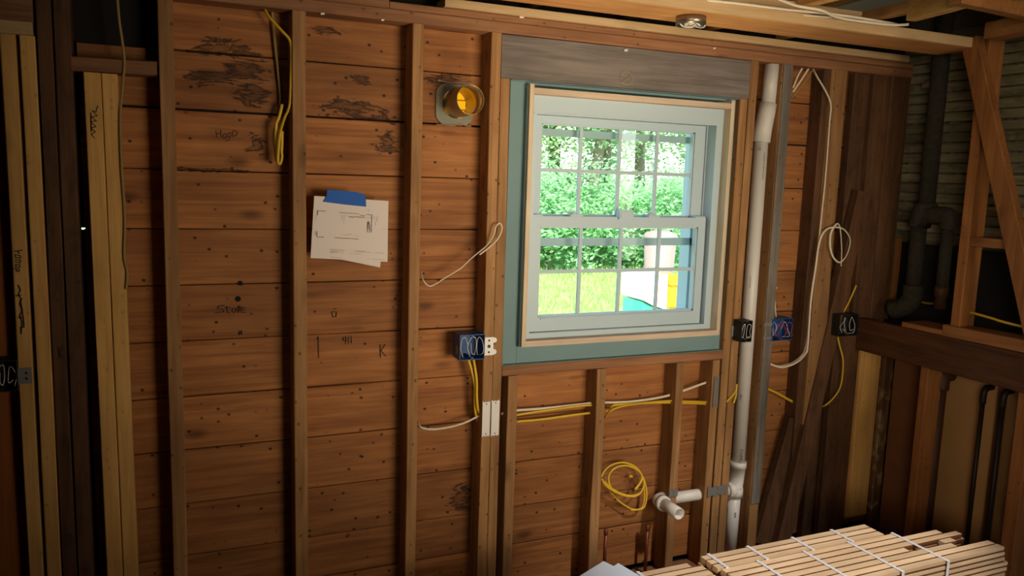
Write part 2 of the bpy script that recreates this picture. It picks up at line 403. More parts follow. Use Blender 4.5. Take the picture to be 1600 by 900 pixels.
vstud('wall_stud', -.261, -.218, BP, PB+.02, M['stud_dark'], 'rough dark old stud bordering the black open gap on the left')
o_dbl = vstud('wall_stud', -.183, -.137, BP, .270, M['pale'], 'left half of doubled pale new stud below the brown block, marker scribble near top', 'new pine framing', wob=.001, lean=-.012)
vstud('wall_stud', -.135, -.092, BP, .270, M['pale'], 'right half of doubled pale new stud below the brown block, a cable hanging beside it', 'new pine framing', wob=.001, lean=-.012)
MB().beam((-.232, -.047, .292), (.012, -.047, .296), (0, 1, 0), (0, 0, 1), .045, .021, .003, 3, .002, 3).build('blocking', M['stud_h'], None, 'brown horizontal block resting on the doubled pale stud', 'block')
vstud('wall_stud', .019, .062, BP, PB, M['stud'], 'old stud right of the doubled pale stud, left of the word STOVE')
vstud('wall_stud', .417, .461, BP, PB, M['stud'], 'old stud left of the taped paper plans, yellow cable hanging at its top')
vstud('wall_stud', .820, .860, BP, PB, M['stud'], 'old stud between the taped plans and the round vent duct')
vstud('king_stud', 1.114, 1.153, BP, PB, M['stud'], 'full-height old stud right of the vent duct carrying the blue box')
vstud('jack_stud', 1.155, 1.193, BP, OZ1, M['stud'], 'shorter old stud carrying the left end of the grey window header')
# window header, sill and cripples
o_hdr = MB().beam((1.155, -.045, (OZ1+PB)/2-.0), (2.285, -.045, (OZ1+PB)/2), (0, 1, 0), (0, 0, 1), .044, (PB-OZ1)/2-.001, .003, 8, .002, 21).build('window_header', M['header'], None, 'wide grey-brown header beam above the window with a chalked circle and cross', 'header')
MB().beam((1.194, -.046, -.7375), (2.237, -.046, -.7375), (0, 1, 0), (0, 0, 1), .046, .0195, .003, 8, .0015, 22).build('rough_sill', M['stud_h'], None, 'horizontal rough sill timber below the window', 'sill')
SB = -.7585
vstud('cripple_stud', 1.222, 1.262, BP, SB, M['stud'], 'cripple stud under the left end of the window sill, beside the doubled stud', 'cripple studs below the window')
vstud('cripple_stud', 1.614, 1.657, BP, SB, M['stud'], 'cripple stud below the window, left of the yellow cable coil', 'cripple studs below the window')
c3 = vstud('cripple_stud', 2.002, 2.042, BP, SB, M['stud'], 'cripple stud below the window with the white drain elbow in front', 'cripple studs below the window')
c4 = vstud('cripple_stud', 2.190, 2.229, BP, SB, M['stud'], 'leftmost of the three studs packed together left of the white pipe', 'cripple studs below the window')
vstud('jack_stud', 2.239, 2.279, BP, OZ1, M['stud'], 'middle of the three studs packed together left of the white pipe, carrying the header', 'old wall studs')
vstud('king_stud', 2.283, 2.323, BP, PB, M['stud'], 'full-height old stud directly left of the white pipe with black box on it')
o_g = vstud('wall_stud', 2.456, 2.508, BP, PB, M['stud'], 'grey faced stud directly right of the white pipe with blue box', y0=-.088, wob=.0015)
MB().beam((2.482, -.0915, -1.45), (2.482, -.0915, PB), (1, 0, 0), (0, 1, 0), .025, .0028, .001, 8, .0015, 3).build('grey_face', M['grey_stud'], o_g, 'weathered grey face of the stud')
vstud('wall_stud', 2.729, 2.825, -1.1, PB, M['stud'], 'broad brown stud right of the grey stud, white cable running down its edge', y0=-.092, y1=-.04)
vstud('wall_stud', 2.70, 2.735, BP, PB, M['stud_dark'], 'dark old stud edge behind the broad brown stud', y0=-.075)
# plates
o_plate = MB().beam((-1.2, -.048, .533), (3.22, -.048, .533), (0, 1, 0), (0, 0, 1), .046, .0195, .003, 14, .002, 31).build('top_plate', M['stud_h'], None, 'long lower top plate timber running above all the studs', 'plate')
MB().beam((.74, -.047, .5652), (3.22, -.047, .5652), (0, 1, 0), (0, 0, 1), .044, .0118, .003, 10, .002, 32).build('top_plate', M['stud_h'], None, 'upper top plate timber just under the pale ceiling strip', 'plate')
MB().beam((-1.2, -.047, .572), (.737, -.047, .572), (0, 1, 0), (0, 0, 1), .046, .0185, .003, 6, .002, 33).build('top_plate', M['stud_h'], None, 'upper top plate timber along the top left edge', 'plate')
MB().beam((.93, -.062, .5925), (3.165, -.066, .5925), (0, 1, 0), (0, 0, 1), .048, .0142, .002, 8, .002, 34).build('ceiling_strip', M['pale_h'], None, 'pale new wood strip lying along the top of the wall plates', 'strip', 'new pine framing')
MB().beam((XL+.02, -.047, FZ+.021), (2.99, -.047, FZ+.021), (0, 1, 0), (0, 0, 1), .046, .0205, .003, 8, .002, 35).build('bottom_plate', M['stud_h'], None, 'bottom plate timber on the floor under the studs', 'plate')
# diagonal brace in the right part of the wall, and its boards towards the corner
def slant(name, pa, pb, y0, y1, hw, mat, label, cat, group=None):
    a, b = PY(*pa, y0), PY(*pb, y0); d = (b-a).normalized(); u = d.cross(Vector((0, 1, 0)))
    off = Vector((0, (y1-y0)/2, 0))
    return MB().beam(a+off, b+off, u, (0, 1, 0), hw, (y1-y0)/2, .003, 8, .003, hw*100).build(name, mat, None, label, cat, group)
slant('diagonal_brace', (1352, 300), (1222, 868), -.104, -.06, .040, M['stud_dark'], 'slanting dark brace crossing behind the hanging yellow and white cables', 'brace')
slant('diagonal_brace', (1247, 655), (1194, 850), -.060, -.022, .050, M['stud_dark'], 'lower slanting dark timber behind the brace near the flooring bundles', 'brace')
def cboard(px0, px1, py, z0, z1, yf, mat, label):
    x0, x1 = PY(px0, py, yf).x, PY(px1, py, yf).x
    return vstud('corner_board', x0, x1, z0, z1, mat, label, 'upright boards in the dark corner', y0=yf, y1=yf+.035, wob=.002, cat='board')
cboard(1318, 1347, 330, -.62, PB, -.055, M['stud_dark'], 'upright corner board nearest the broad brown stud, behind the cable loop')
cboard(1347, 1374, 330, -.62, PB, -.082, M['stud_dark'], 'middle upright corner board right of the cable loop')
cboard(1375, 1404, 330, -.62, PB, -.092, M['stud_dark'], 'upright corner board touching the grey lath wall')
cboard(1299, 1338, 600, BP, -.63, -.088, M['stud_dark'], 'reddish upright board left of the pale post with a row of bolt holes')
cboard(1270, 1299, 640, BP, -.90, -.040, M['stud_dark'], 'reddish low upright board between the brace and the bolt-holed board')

# ================================================================== window
W = empty('window_1', (1.735, 0, -.65), 'white double-hung window with grilles set in a raw pine jamb box', 'window', kind='structure')
BX0, BX1, BZ0, BZ1 = 1.267, 2.203, -.645, .330
t = .017; YB = -.104
j = MB().box((BX0, YB, BZ0), (BX0+t, .03, BZ1+.012)).build('jamb_board', M['jamb'], W)
MB().box((BX1-t, YB, BZ0), (BX1, .03, BZ1+.012)).build('jamb_board', M['jamb'], W)
MB().box((BX0+t, YB, BZ1-.022), (BX1-t, .03, BZ1)).build('head_jamb', M['jamb_h'], W)
MB().box((BX0+t, YB, BZ0), (BX1-t, .03, BZ0+.022)).build('stool_board', M['jamb_h'], W)
# blue-green fills round the jamb box; window glare tint put into their colour
MB().box((BX0-.004, -.088, BZ0-.002), (BX0-.0005, -.067, BZ1)).build('glare_fill', M['glare_tint'], W, label='blue-green glare-tinted fill')
MB().box((BX0-.003, -.066, -.7154), (BX1, .02, BZ0-.001)).build('glare_fill', M['glare_tint'], W, label='blue-green glare-tinted fill below the jamb')
MB().box((1.197, -.0895, -.7175), (2.236, -.067, -.7155)).build('glare_fill', M['glare_tint'], W, label='blue-green glare-tinted fill over the sill')
MB().box((1.197, -.066, -.7155), (BX0-.004, .02, OZ1)).build('glare_fill', M['glare_tint'], W, label='blue-green glare-tinted fill beside the jamb')
MB().box((BX1+.0005, -.066, -.7155), (2.237, .02, OZ1)).build('glare_fill', M['glare_tint'], W, label='blue-green glare-tinted fill beside the jamb')
MB().box((BX0-.004, -.066, BZ1+.013), (BX1+.004, .02, OZ1)).build('glare_fill', M['glare_tint'], W, label='blue-green glare-tinted fill over the jamb')
MB().box((1.197, -.0895, OZ1-.003), (2.236, -.067, OZ1-.0005)).build('glare_fill', M['glare_tint'], W, label='blue-green glare-tinted fill under the header')
MB().box((1.194, -.0895, -.7155), (1.1965, -.067, OZ1-.003)).build('glare_fill', M['glare_tint'], W, label='blue-green glare-tinted fill on the stud')
# vinyl frame
fx0, fx1, fz0, fz1 = BX0+t, BX1-t, BZ0+.022, BZ1-.022
ox0, ox1, oz0, oz1 = 1.318, 2.152, -.602, .242
f = MB()
f.box((fx0, -.060, fz0), (ox0, .150, fz1)).box((ox1, -.060, fz0), (fx1, .150, fz1))
f.box((ox0, -.060, oz1), (ox1, .150, fz1)).box((ox0, -.060, fz0), (ox1, .150, oz0))
f.box((ox1-.006, -.004, oz0), (ox1, .000, oz1)).box((ox1-.010, .034, oz0), (ox1, .040, oz1))      # track ribs
f.box((ox0, -.004, oz0), (ox0+.006, .000, oz1)).box((ox0, .036, oz1-.012), (ox1, .042, oz1))
f.build('window_frame', M['vinyl'], W)
MB().box((ox0-.012, -.0625, oz1-.002), (ox1+.012, -.060, oz1+.003)).build('frame_bead', M['vinyl'], W)
def sash(name, x0, x1, z0, z1, gx0, gx1, gz0, gz1, y0, y1):
    s = MB()
    s.box((x0, y0, z0), (gx0, y1, z1)).box((gx1, y0, z0), (x1, y1, z1))
    s.box((gx0, y0, gz1), (gx1, y1, z1)).box((gx0, y0, z0), (gx1, y1, gz0))
    b = .006                                             # glazing bead, set back
    s.box((gx0, y0+.008, gz0), (gx0+b, y1, gz1)).box((gx1-b, y0+.008, gz0), (gx1, y1, gz1)).box((gx0, y0+.008, gz0), (gx1, y1, gz0+b)).box((gx0, y0+.008, gz1-b), (gx1, y1, gz1))
    so = s.build(name, M['vinyl'], W)
    ym = (y0+y1)/2
    wx, wz = (gx1-gx0)/4, (gz1-gz0)/2
    for i in range(1, 4):
        MB().box((gx0+wx*i-.007, ym-.004, gz0), (gx0+wx*i+.007, ym+.006, gz1)).build('muntin', M['vinyl'], so)
    MB().box((gx0, ym-.0035, (gz0+gz1)/2-.007), (gx1, ym+.0055, (gz0+gz1)/2+.007)).build('muntin', M['vinyl'], so)
    for i in range(4):
        for k in range(2):
            MB().box((gx0+wx*i+.0005, ym+.008, gz0+wz*k+.0005), (gx0+wx*(i+1)-.0005, ym+.011, gz0+wz*(k+1)-.0005)).build('pane', M['glass'], so)
    return so
up_s = sash('upper_sash', ox0+.001, ox1-.001, -.186, oz1-.001, 1.373, 2.094, -.146, .212, .004, .034)
lo_s = sash('lower_sash', ox0+.001, ox1-.007, oz0+.001, -.146, 1.363, 2.109, -.545, -.186, -.036, -.006)
for px in (899, 1020):
    c = PY(px, 336, -.020)
    b = MB().box((c.x-.028, -.033, -.1458), (c.x+.028, -.010, -.137))
    b.tube([(c.x-.012, -.021, -.137), (c.x-.012, -.021, -.128)], .009, 12)
    b.box((c.x-.045, -.026, -.129), (c.x-.006, -.017, -.124))
    b.build('sash_lock', M['vinyl'], lo_s, label='grey white sash lock')
c = PY(975, 336, -.03)
MB().box((c.x-.033, -.050, -.155), (c.x+.033, -.022, -.118)).box((c.x-.028, -.053, -.150), (c.x+.028, -.050, -.123)).build('tilt_latch', M['vinyl'], lo_s)
for x in (ox0+.028, ox1-.033):
    MB().box((x-.024, -.034, -.1458), (x+.024, -.010, -.140)).build('tilt_latch', M['vinyl'], lo_s)
MB().box((1.375, -.041, -.553), (2.098, -.036, -.548)).build('lift_rail', M['vinyl'], lo_s)
# insect screen / storm frame on the outside
s = MB(); ys0, ys1 = .062, .074
zu, zl = PY(950, 212, ys0).z, PY(950, 378, ys0).z
xr0 = PY(1067, 430, ys0).x
s.box((ox0, ys0, zu-.014), (ox1, ys1, zu+.014)).box((ox0, ys0, zl-.016), (ox1, ys1, zl+.016))
s.box((ox1-.012, ys0, oz0), (ox1, ys1, oz1)).box((ox0, ys0, oz0), (ox0+.022, ys1, oz1)).box((ox0, ys0, oz0), (ox1, ys1, oz0+.012))
s.build('screen_frame', M['vinyl'], W)

# ================================================================== ceiling
CE = empty('ceiling', (1.2, -2.4, ZT), 'open ceiling of bare boards above the joists', 'ceiling', kind='structure')
for k in range(27):
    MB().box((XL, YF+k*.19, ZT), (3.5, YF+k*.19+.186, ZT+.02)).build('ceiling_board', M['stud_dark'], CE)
joist_x = [-1.55, -1.14, -.73, -.33, .08, .49, .90, 1.30, 1.71, 2.12, 2.50]
ords = ['first', 'second', 'third', 'fourth', 'fifth', 'sixth', 'seventh', 'eighth', 'ninth', 'tenth', 'eleventh']
for i, x in enumerate(joist_x):
    MB().beam((x, YF, .745), (x, -.001, .745), (1, 0, 0), (0, 0, 1), .02, .115, .003, 6, .002, i).build('ceiling_joist', M['pale_y' if i > 8 else 'stud_dark'], None,
        'ceiling joist running towards the window wall, %s from the left' % ords[i], 'joist', 'ceiling joists')
# flat soffit plank with front edge, and second board on it
SZ = .570
MB().beam((.55, -.434, SZ+.0145), (3.05, -.448, SZ+.0145), (0, 1, 0), (0, 0, 1), .098, .0145, .002, 10, .0012, 41).build('soffit_plank', M['soffit'], None, 'broad orange-tan plank running along the ceiling with a round metal box under it', 'plank')
MB().beam((.55, -.500, SZ+.055), (2.42, -.508, SZ+.055), (0, 1, 0), (0, 0, 1), .020, .026, .002, 8, .0012, 42).build('soffit_rail', M['pale_h'], None, 'pale rail standing on the front edge of the orange soffit plank', 'rail')
MB().beam((.55, -.540, SZ+.019), (3.05, -.554, SZ+.019), (0, 1, 0), (0, 0, 1), .006, .019, .0015, 8, .0008, 43).build('lit_edge', M['pale_h'], None, 'long cream strip standing in for the lit front edge of the orange soffit plank', 'strip', 'new pine framing')  # paler wood carries the light on the plank's front edge
# framing seen at the upper right
def zbeam(name, pa, pb, z, hw, hh, mat, label, cat, group=None):
    a, b = PZ(*pa, z), PZ(*pb, z); d = (b-a).normalized(); u = d.cross(Vector((0, 0, 1)))
    return MB().beam(a+Vector((0, 0, hh)), b+Vector((0, 0, hh)), u, (0, 0, 1), hw, hh, .003, 6, .002, pa[0]).build(name, mat, None, label, cat, group)
zbeam('ceiling_timber', (1424, 33), (1512, 10), .600, .022, .045, M['pale_y'], 'pale joist end at the upper right with cable staples at its foot', 'joist')
zbeam('ceiling_timber', (1492, 6), (1640, 38), .600, .022, .040, M['orange_y'], 'amber crosspiece at the top right joining the pale joist end', 'joist')
zbeam('ceiling_timber', (1553, 62), (1680, 36), .575, .045, .030, M['orange_y'], 'amber timber running to the right edge above the grey lath', 'joist')
zbeam('ceiling_timber', (1560, 6), (1660, -18), .64, .03, .02, M['pale_y'], 'pale timber end in the extreme top right corner', 'joist')
zbeam('duct_board', (1330, 16), (1560, -42), .612, .060, .006, M['insul'], 'dark grey flat duct board between the ceiling joists', 'duct')
# round ceiling box
c = PZ(1080, 27, SZ-.002)
rb = empty('ceiling_box', (c.x, c.y, SZ-.030), 'round steel ceiling junction box with coiled white wires', 'junction box')
bm_ = MB().pipe((c.x, c.y, SZ-.030), (c.x, c.y, SZ-.001), .052, .003, 28).build('box_shell', M['steel'], rb)
MB().tube([(c.x, c.y, SZ-.006), (c.x, c.y, SZ-.002)], .050, 28).build('box_back', M['galv'], rb)
for q in range(3):
    pts = [(c.x+(q-1)*.022+.022*math.cos(a*.5+q), c.y-.01+.030*math.sin(a*.5+q), SZ-.027-.006*math.sin(a*.9)) for a in range(14)]
    MB().tube(smooth_path(pts, 3), .0028, 6).build('wire', M['wire'], rb)

# ================================================================== cables
def cable(pts, r, mat, label, cat='cable', name='cable', parent=None, group=None, flat=.6, k=6):
    return MB().tube(smooth_path(pts, k), r, 8, flat=flat).build(name, mat, parent, label, cat, group)
def P3(lst, y): return [PY(a, b, (c[0] if c else y)) for a, b, *c in lst]
cable(P3([(183, -8), (186, 30), (194, 90, -.094), (192, 130, -.098), (188, 180, -.098), (190, 260), (195, 340), (194, 400), (199, 425), (197, 452)], -.097), .0042, M['cdim'], 'dull grey cable hanging beside the doubled pale stud at left')
yc = empty('cable', tuple(PY(436, 255, -.05)), 'yellow cable hanging from the plate beside the stud, folded into a bundle', 'cable')
cable(P3([(411, 8, -.04), (420, 26, -.06), (440, 48, -.075), (452, 62), (455, 80), (454, 130), (452, 165, -.075), (444, 185, -.06), (438, 205), (435, 230), (434, 252), (438, 256), (441, 245), (440, 238)], -.08), .0055, M['cyellow'], None, None, 'cable_run', yc)
cable(P3([(441, 163), (437, 180), (430, 200), (429, 225), (432, 250), (436, 254)], -.05), .005, M['cyellow'], None, None, 'cable_end', yc)
cable(P3([(432, 190), (431, 215), (433, 240), (437, 250), (440, 235), (441, 205)], -.065), .005, M['cyellow'], None, None, 'cable_loop', yc)
cable(P3([(425, 14), (429, 60), (434, 110), (438, 150), (437, 165)], -.015), .004, M['cdim'], 'thin old cable in the shadow beside the top of the yellow cable stud')
cable(P3([(658, 424, -.05), (661, 438), (670, 447), (680, 444), (697, 433), (720, 419), (735, 405), (748, 394), (762, 382, -.11), (771, 368, -.12), (775, 354, -.12), (781, 349, -.12), (784, 356, -.12), (780, 369, -.12), (770, 381, -.11), (757, 392, -.10), (749, 398, -.10)], -.095), .0042, M['cwhite'], 'white cable looping up over the doubled stud left of the window')
cable(P3([(653, 660, -.05), (658, 668), (675, 671), (700, 668), (725, 661), (750, 649, -.06)], -.08), .0055, M['cwhite'], 'white cable sagging between studs into the white nail plates')
# cables through the cripple bays
yb = -.05
cable(P3([(783, 647), (800, 642), (850, 638), (905, 632), (925, 630), (945, 629), (980, 628), (1020, 623), (1048, 617), (1072, 609), (1105, 597)], yb), .0055, M['cwhite'], 'white cable threaded through the cripple studs below the window')
cable(P3([(806, 649), (850, 642), (925, 633), (948, 642, yb+.02), (960, 633), (1000, 630), (1050, 629), (1104, 631)], yb-.008), .0050, M['cyellow'], 'upper yellow cable threaded through the cripple studs below the window')
cable(P3([(806, 659), (850, 655), (900, 648), (926, 645)], yb+.005), .0055, M['cyellow'], 'short lower yellow cable in the bay below the left of the window')
cable(P3([(945, 652, yb+.02), (955, 641), (975, 634), (1010, 629), (1050, 626), (1075, 627), (1104, 628)], yb-.016), .0050, M['cyellow'], 'yellow cable dipping behind the cripple stud left of the coil')
# yellow coil
cl = empty('cable_coil', tuple(PY(975, 795, -.02)), 'coil of yellow cable hanging below the window', 'cable coil')
cc, ax, az = PY(976, 762, -.04), None, None
def coil(lst, y, r=.0045, nm='cable_loop'): cable(P3(lst, y), r, M['cyellow'], None, None, nm, cl)
coil([(940, 745), (945, 735), (957, 726), (975, 723), (993, 730), (1004, 745), (1010, 765), (1009, 785), (1003, 795), (985, 797)], -.045)
coil([(944, 752), (955, 763), (975, 773), (992, 774), (1003, 766), (1006, 752), (998, 736), (980, 728), (962, 731), (952, 742), (952, 756), (960, 770)], -.055)
coil([(940, 748), (948, 760), (966, 771), (985, 776), (999, 772), (1006, 758), (1003, 745), (995, 765)], -.062)
coil([(950, 764), (962, 778), (975, 789), (990, 796), (1003, 793), (1007, 775), (1005, 750)], -.04, .0038)
coil([(1005, 746), (998, 758), (992, 765)], -.07, .0060, 'cable_end')
coil([(983, 744), (988, 745)], -.03, .0060, 'cable_end')
# cables right of the pipe
cable(P3([(1135, 628, -.096), (1149, 612, -.094), (1151, 600, -.09), (1150, 618, -.094), (1146, 630, -.10)], -.095), .0050, M['cyellow'], 'short yellow cable curl on the stud left of the white pipe')
cable(P3([(1168, 603), (1180, 604)], -.03), .0065, M['cwhite'], 'cream cable stub poking out right of the white pipe')
cable(P3([(1168, 616), (1178, 617)], -.03), .0065, M['cyellow'], 'yellow cable stub poking out right of the white pipe')
cable(P3([(1199, 608, -.05), (1210, 612), (1228, 622), (1245, 631), (1256, 636, -.03)], -.045), .0060, M['cyellow'], 'yellow cable slanting down from the grey stud')
def tri(lst, y, label, m='cwhite', r=.0045): cable(P3(lst, y), r, M[m], label)
tri([(1254, 106), (1247, 118), (1241, 133), (1239, 137)], -.04, 'leftmost short white cable slanting from the top plate to the grey stud')
tri([(1264, 106), (1254, 122), (1243, 138), (1239, 144)], -.045, 'middle short white cable slanting from the top plate to the grey stud')
tri([(1271, 108), (1258, 128), (1245, 143), (1238, 153)], -.05, 'lowest short yellowish cable slanting from the top plate to the grey stud', 'cdim')
cable(P3([(1270, 107, -.06), (1276, 119), (1288, 139), (1296, 156), (1298, 170), (1296, 190), (1290, 270), (1284, 330), (1277, 395), (1271, 440), (1266, 480), (1262, 525), (1258, 545), (1253, 555, -.08), (1238, 567, -.06), (1220, 572, -.05), (1206, 570, -.05), (1201, 564, -.05)], -.098), .0050, M['cwhite'], 'long white cable from the top plate down past the blue box')
lp = empty('cable', tuple(PY(1312, 415, -.1)), 'white cable rising from the blue box and coiled into loop on the corner boards', 'cable')
cable(P3([(1202, 568, -.05), (1222, 574, -.06), (1245, 566, -.08), (1259, 552), (1262, 540), (1264, 510), (1268, 460), (1274, 420), (1278, 390), (1283, 370), (1292, 358), (1305, 355), (1318, 358), (1327, 370), (1328, 382), (1322, 400), (1312, 410), (1302, 402), (1297, 385), (1298, 365), (1305, 352), (1310, 350), (1313, 360), (1315, 390), (1314, 416)], -.112), .0046, M['cwhite'], None, None, 'cable_run', lp)
cable(P3([(1338, 446), (1332, 460), (1325, 475), (1317, 489)], -.100), .0050, M['cyellow'], 'short yellow cable reaching up from the black box in the corner')
cable(P3([(1309, 526), (1312, 540), (1317, 560), (1317, 580), (1313, 605), (1302, 622), (1290, 633), (1281, 636, -.06)], -.108), .0046, M['cyellow'], 'yellow cable curving down from the black box in the corner')
cable([PX(1512, 487, 3.09), PX(1545, 496, 3.085), PX(1575, 505, 3.085), PX(1640, 520, 3.085)], .0055, M['cyellow'], 'yellow cable behind the crossed studs at the right edge')
# ceiling cables
def PZl(lst, z): return [PZ(a, b, z) for a, b in lst]
cable(PZl([(1080, -2), (1150, 5), (1230, 15), (1300, 22), (1350, 29), (1402, 38)], .606), .0045, M['cwhite'], 'lower white cable lying along the soffit rail at the ceiling')
cable(PZl([(1086, 4), (1150, 11), (1215, 19), (1260, 24), (1300, 27)], .602), .0032, M['cwhite'], 'thin white cable under the other cables along the soffit rail')
cable(PZl([(1216, -2), (1245, 9), (1283, 16), (1308, 27), (1350, 34), (1395, 39), (1420, 38)], .596), .0050, M['cwhite'], 'thick white cable crossing down from the ceiling joists to the soffit rail')

# ================================================================== electrical boxes
def ebox(label, corners, yb0, yf, mat, nw, plate=None, seed=0, pm='platewhite', wires=True, wm='wire'):
    """open-front device box; corners = pixel rect of the front at depth yf"""
    (x0p, y0p), (x1p, y1p) = corners
    a, b = PY(x0p, y0p, yf), PY(x1p, y1p, yf)
    x0, x1, z0, z1 = min(a.x, b.x), max(a.x, b.x), min(a.z, b.z), max(a.z, b.z)
    r = empty('electrical_box', ((x0+x1)/2, yb0, z0), label, 'electrical box')
    m = MB(); w = .0025
    m.box((x0, yf, z0), (x0+w, yb0, z1)).box((x1-w, yf, z0), (x1, yb0, z1)).box((x0+w, yf, z0), (x1-w, yb0, z0+w)).box((x0+w, yf, z1-w), (x1-w, yb0, z1)).box((x0+w, yb0-w, z0+w), (x1-w, yb0, z1-w))
    for zz in (z0+.006, z1-.006):
        m.tube([((x0+x1)/2, yf, zz), ((x0+x1)/2, yb0-w, zz)], .005, 8)
    m.build('box_body', mat, r)
    rg = random.Random(seed)
    for q in range(nw):
        cx = x0 + (x1-x0)*(q+.6)/(nw+.2); W_, H_ = (x1-x0), (z1-z0); zz = (z0+z1)/2
        pts = [(cx, yb0-.004, z0+.004)]
        sg = rg.choice((-1, 1)); t0 = rg.uniform(.8, 1.2)
        for du, dv in ((.10, -.34), (.16, -.05), (.06, .30), (-.06, .34), (-.13, .02), (-.08, -.30), (.05, -.22), (.02, .10)):
            pts.append((min(max(cx+sg*du*W_*t0+rg.uniform(-.04, .04)*W_, x0+.005), x1-.005), yf+rg.uniform(-.004, .012), zz+dv*H_*t0*.95+rg.uniform(-.06, .06)*H_))
        pts = pts[:rg.randint(6, 9)]
        MB().tube(smooth_path(pts, 4), .0011, 6).build('wire', M[wm if q % 3 else 'wire'], r)
    return r, (x0, x1, z0, z1)
r1, (x0, x1, z0, z1) = ebox('blue electrical box left of the window with coiled wires and white bracket', ((719, 524), (757, 561)), -.035, -.112, M['bluebox'], 3, seed=1)
# bracket on the king stud
bz0, bz1 = PY(765, 555, -.096).z, PY(765, 527, -.096).z
bx0, bx1 = PY(757, 540, -.096).x, PY(771, 540, -.096).x
m = MB().box((bx0, -.0965, bz0), (bx1, -.0935, bz1))
for zz in (bz0+.012, bz1-.012):
    m.prism([(bx1, -.0965, zz-.011), (bx1+.010, -.0965, zz-.008), (bx1+.014, -.0965, zz), (bx1+.010, -.0965, zz+.008), (bx1, -.0965, zz+.011)], (0, .003, 0))
br = m.build('bracket', M['platewhite'], r1, label='white steel bracket')
for zz, rr in ((bz0+.012, .004), ((bz0+bz1)/2, .0065), (bz1-.012, .004)):
    MB().tube([((bx0+bx1)/2, -.0975, zz), ((bx0+bx1)/2, -.0965, zz)], rr, 14).build('hole', M['blackbox'], br)
MB().box((x0-.0012, -.092, z0+.02), (x0, -.075, z0+.05)).build('sticker', M['chalk'], r1)
cable(P3([(732, 562, -.06), (738, 582), (742, 602), (742, 625), (743, 645), (747, 658, -.05)], -.065), .0055, M['cyellow'], 'left yellow cable of the pair dropping from blue box left of the window')
cable(P3([(740, 562, -.06), (743, 580), (745, 598), (745, 620), (747, 640), (751, 648, -.05)], -.075), .0055, M['cyellow'], 'right yellow cable of the pair dropping from blue box left of the window')
r2, (x0, x1, z0, z1) = ebox('blue electrical box with tangled red and white wires on the grey stud', ((1208, 499), (1237, 531)), -.035, -.100, M['bluebox'], 5, seed=2, wm='copperwire')
for q in (z0+.010, z1-.028): MB().box((x0-.045, -.0975, q), (x0, -.0945, q+.012)).build('bracket_tab', M['galv'], r2)
r3, (x0, x1, z0, z1) = ebox('black electrical box beside the white pipe right of the window', ((1160, 502), (1174, 534)), -.095, -.150, M['blackbox'], 2, seed=3)
q0 = PY(1142, 526, -.0955); q1 = PY(1158, 508, -.0955)
MB().box((q0.x, -.0965, q0.z), (x0+.004, -.0935, q1.z)).build('bracket', M['galv'], r3)
r4, (x0, x1, z0, z1) = ebox('black electrical box in the dark right corner above the yellow cable', ((1313, 492), (1339, 524)), -.092, -.150, M['blackbox'], 2, seed=4)
r5, (x0, x1, z0, z1) = ebox('black electrical box at the left edge with cut white wires', ((-26, 566), (29, 611)), -.032, -.105, M['blackbox'], 3, seed=5)
q0, q1 = PY(30, 600, -.0965), PY(49, 574, -.0965)
m = MB().box((x1, -.0985, q0.z), (q1.x, -.0955, q1.z)).build('bracket', M['galv'], r5)
for zz in (q0.z+.016, q1.z-.016): MB().tube([(q1.x-.014, -.0995, zz), (q1.x-.014, -.0985, zz)], .004, 10).build('screw', M['blackbox'], m)
cable(P3([(182, 352, .0), (190, 440, 0)], 0)[:0] or P3([(1213, 498, -.05), (1211, 475), (1211, 455), (1214, 449)], -.04), .003, M['cwhite'], 'thin white wire standing up from the blue box on the grey stud')

# nail plates
def nplate(px0, py0, px1, py1, mat, label, y=-.0925, teeth=True):
    a, b = PY(px0, py0, y), PY(px1, py1, y)
    x0, x1, z0, z1 = min(a.x, b.x), max(a.x, b.x), min(a.z, b.z), max(a.z, b.z)
    poly = [(x0, y, z0)]; n = 6
    if teeth:
        for i in range(n): 
            xx = x0+(x1-x0)*(i+.5)/n; poly.append((xx, y, z0+(.006 if i % 2 else 0)))
    poly.append((x1, y, z0)); poly.append((x1, y, z1))
    if teeth:
        for i in reversed(range(n)):
            xx = x0+(x1-x0)*(i+.5)/n; poly.append((xx, y, z1-(.006 if i % 2 else 0)))
    poly.append((x0, y, z1))
    o = MB().prism(poly, (0, -.0022, 0)).build('nail_plate', mat, None, label, 'nail plate')
    for zz in (z0+.012, z1-.012): MB().tube([((x0+x1)/2, y-.0030, zz), ((x0+x1)/2, y-.0022, zz)], .0025, 10).build('nail', M['blackbox'], o)
    return o
nplate(752.5, 683, 766, 626, M['platewhite'], 'left of the two white steel nail plates on the doubled stud', y=-.0955)
nplate(766.5, 682, 780.5, 624, M['platewhite'], 'right of the two white steel nail plates on the doubled stud', y=-.0955)
nplate(1113, 637, 1124, 588, M['plategrey'], 'grey steel nail plate high on the packed studs below the window', y=-.0955, teeth=False)
nplate(1105, 777, 1136, 756, M['plategrey'], 'wide grey nail plate on the packed studs beside the pipe tee', y=-.0955)
nplate(1045, 778, 1059, 763, M['plategrey'], 'small grey nail plate on the cripple stud beside the drain elbow', y=-.0955)

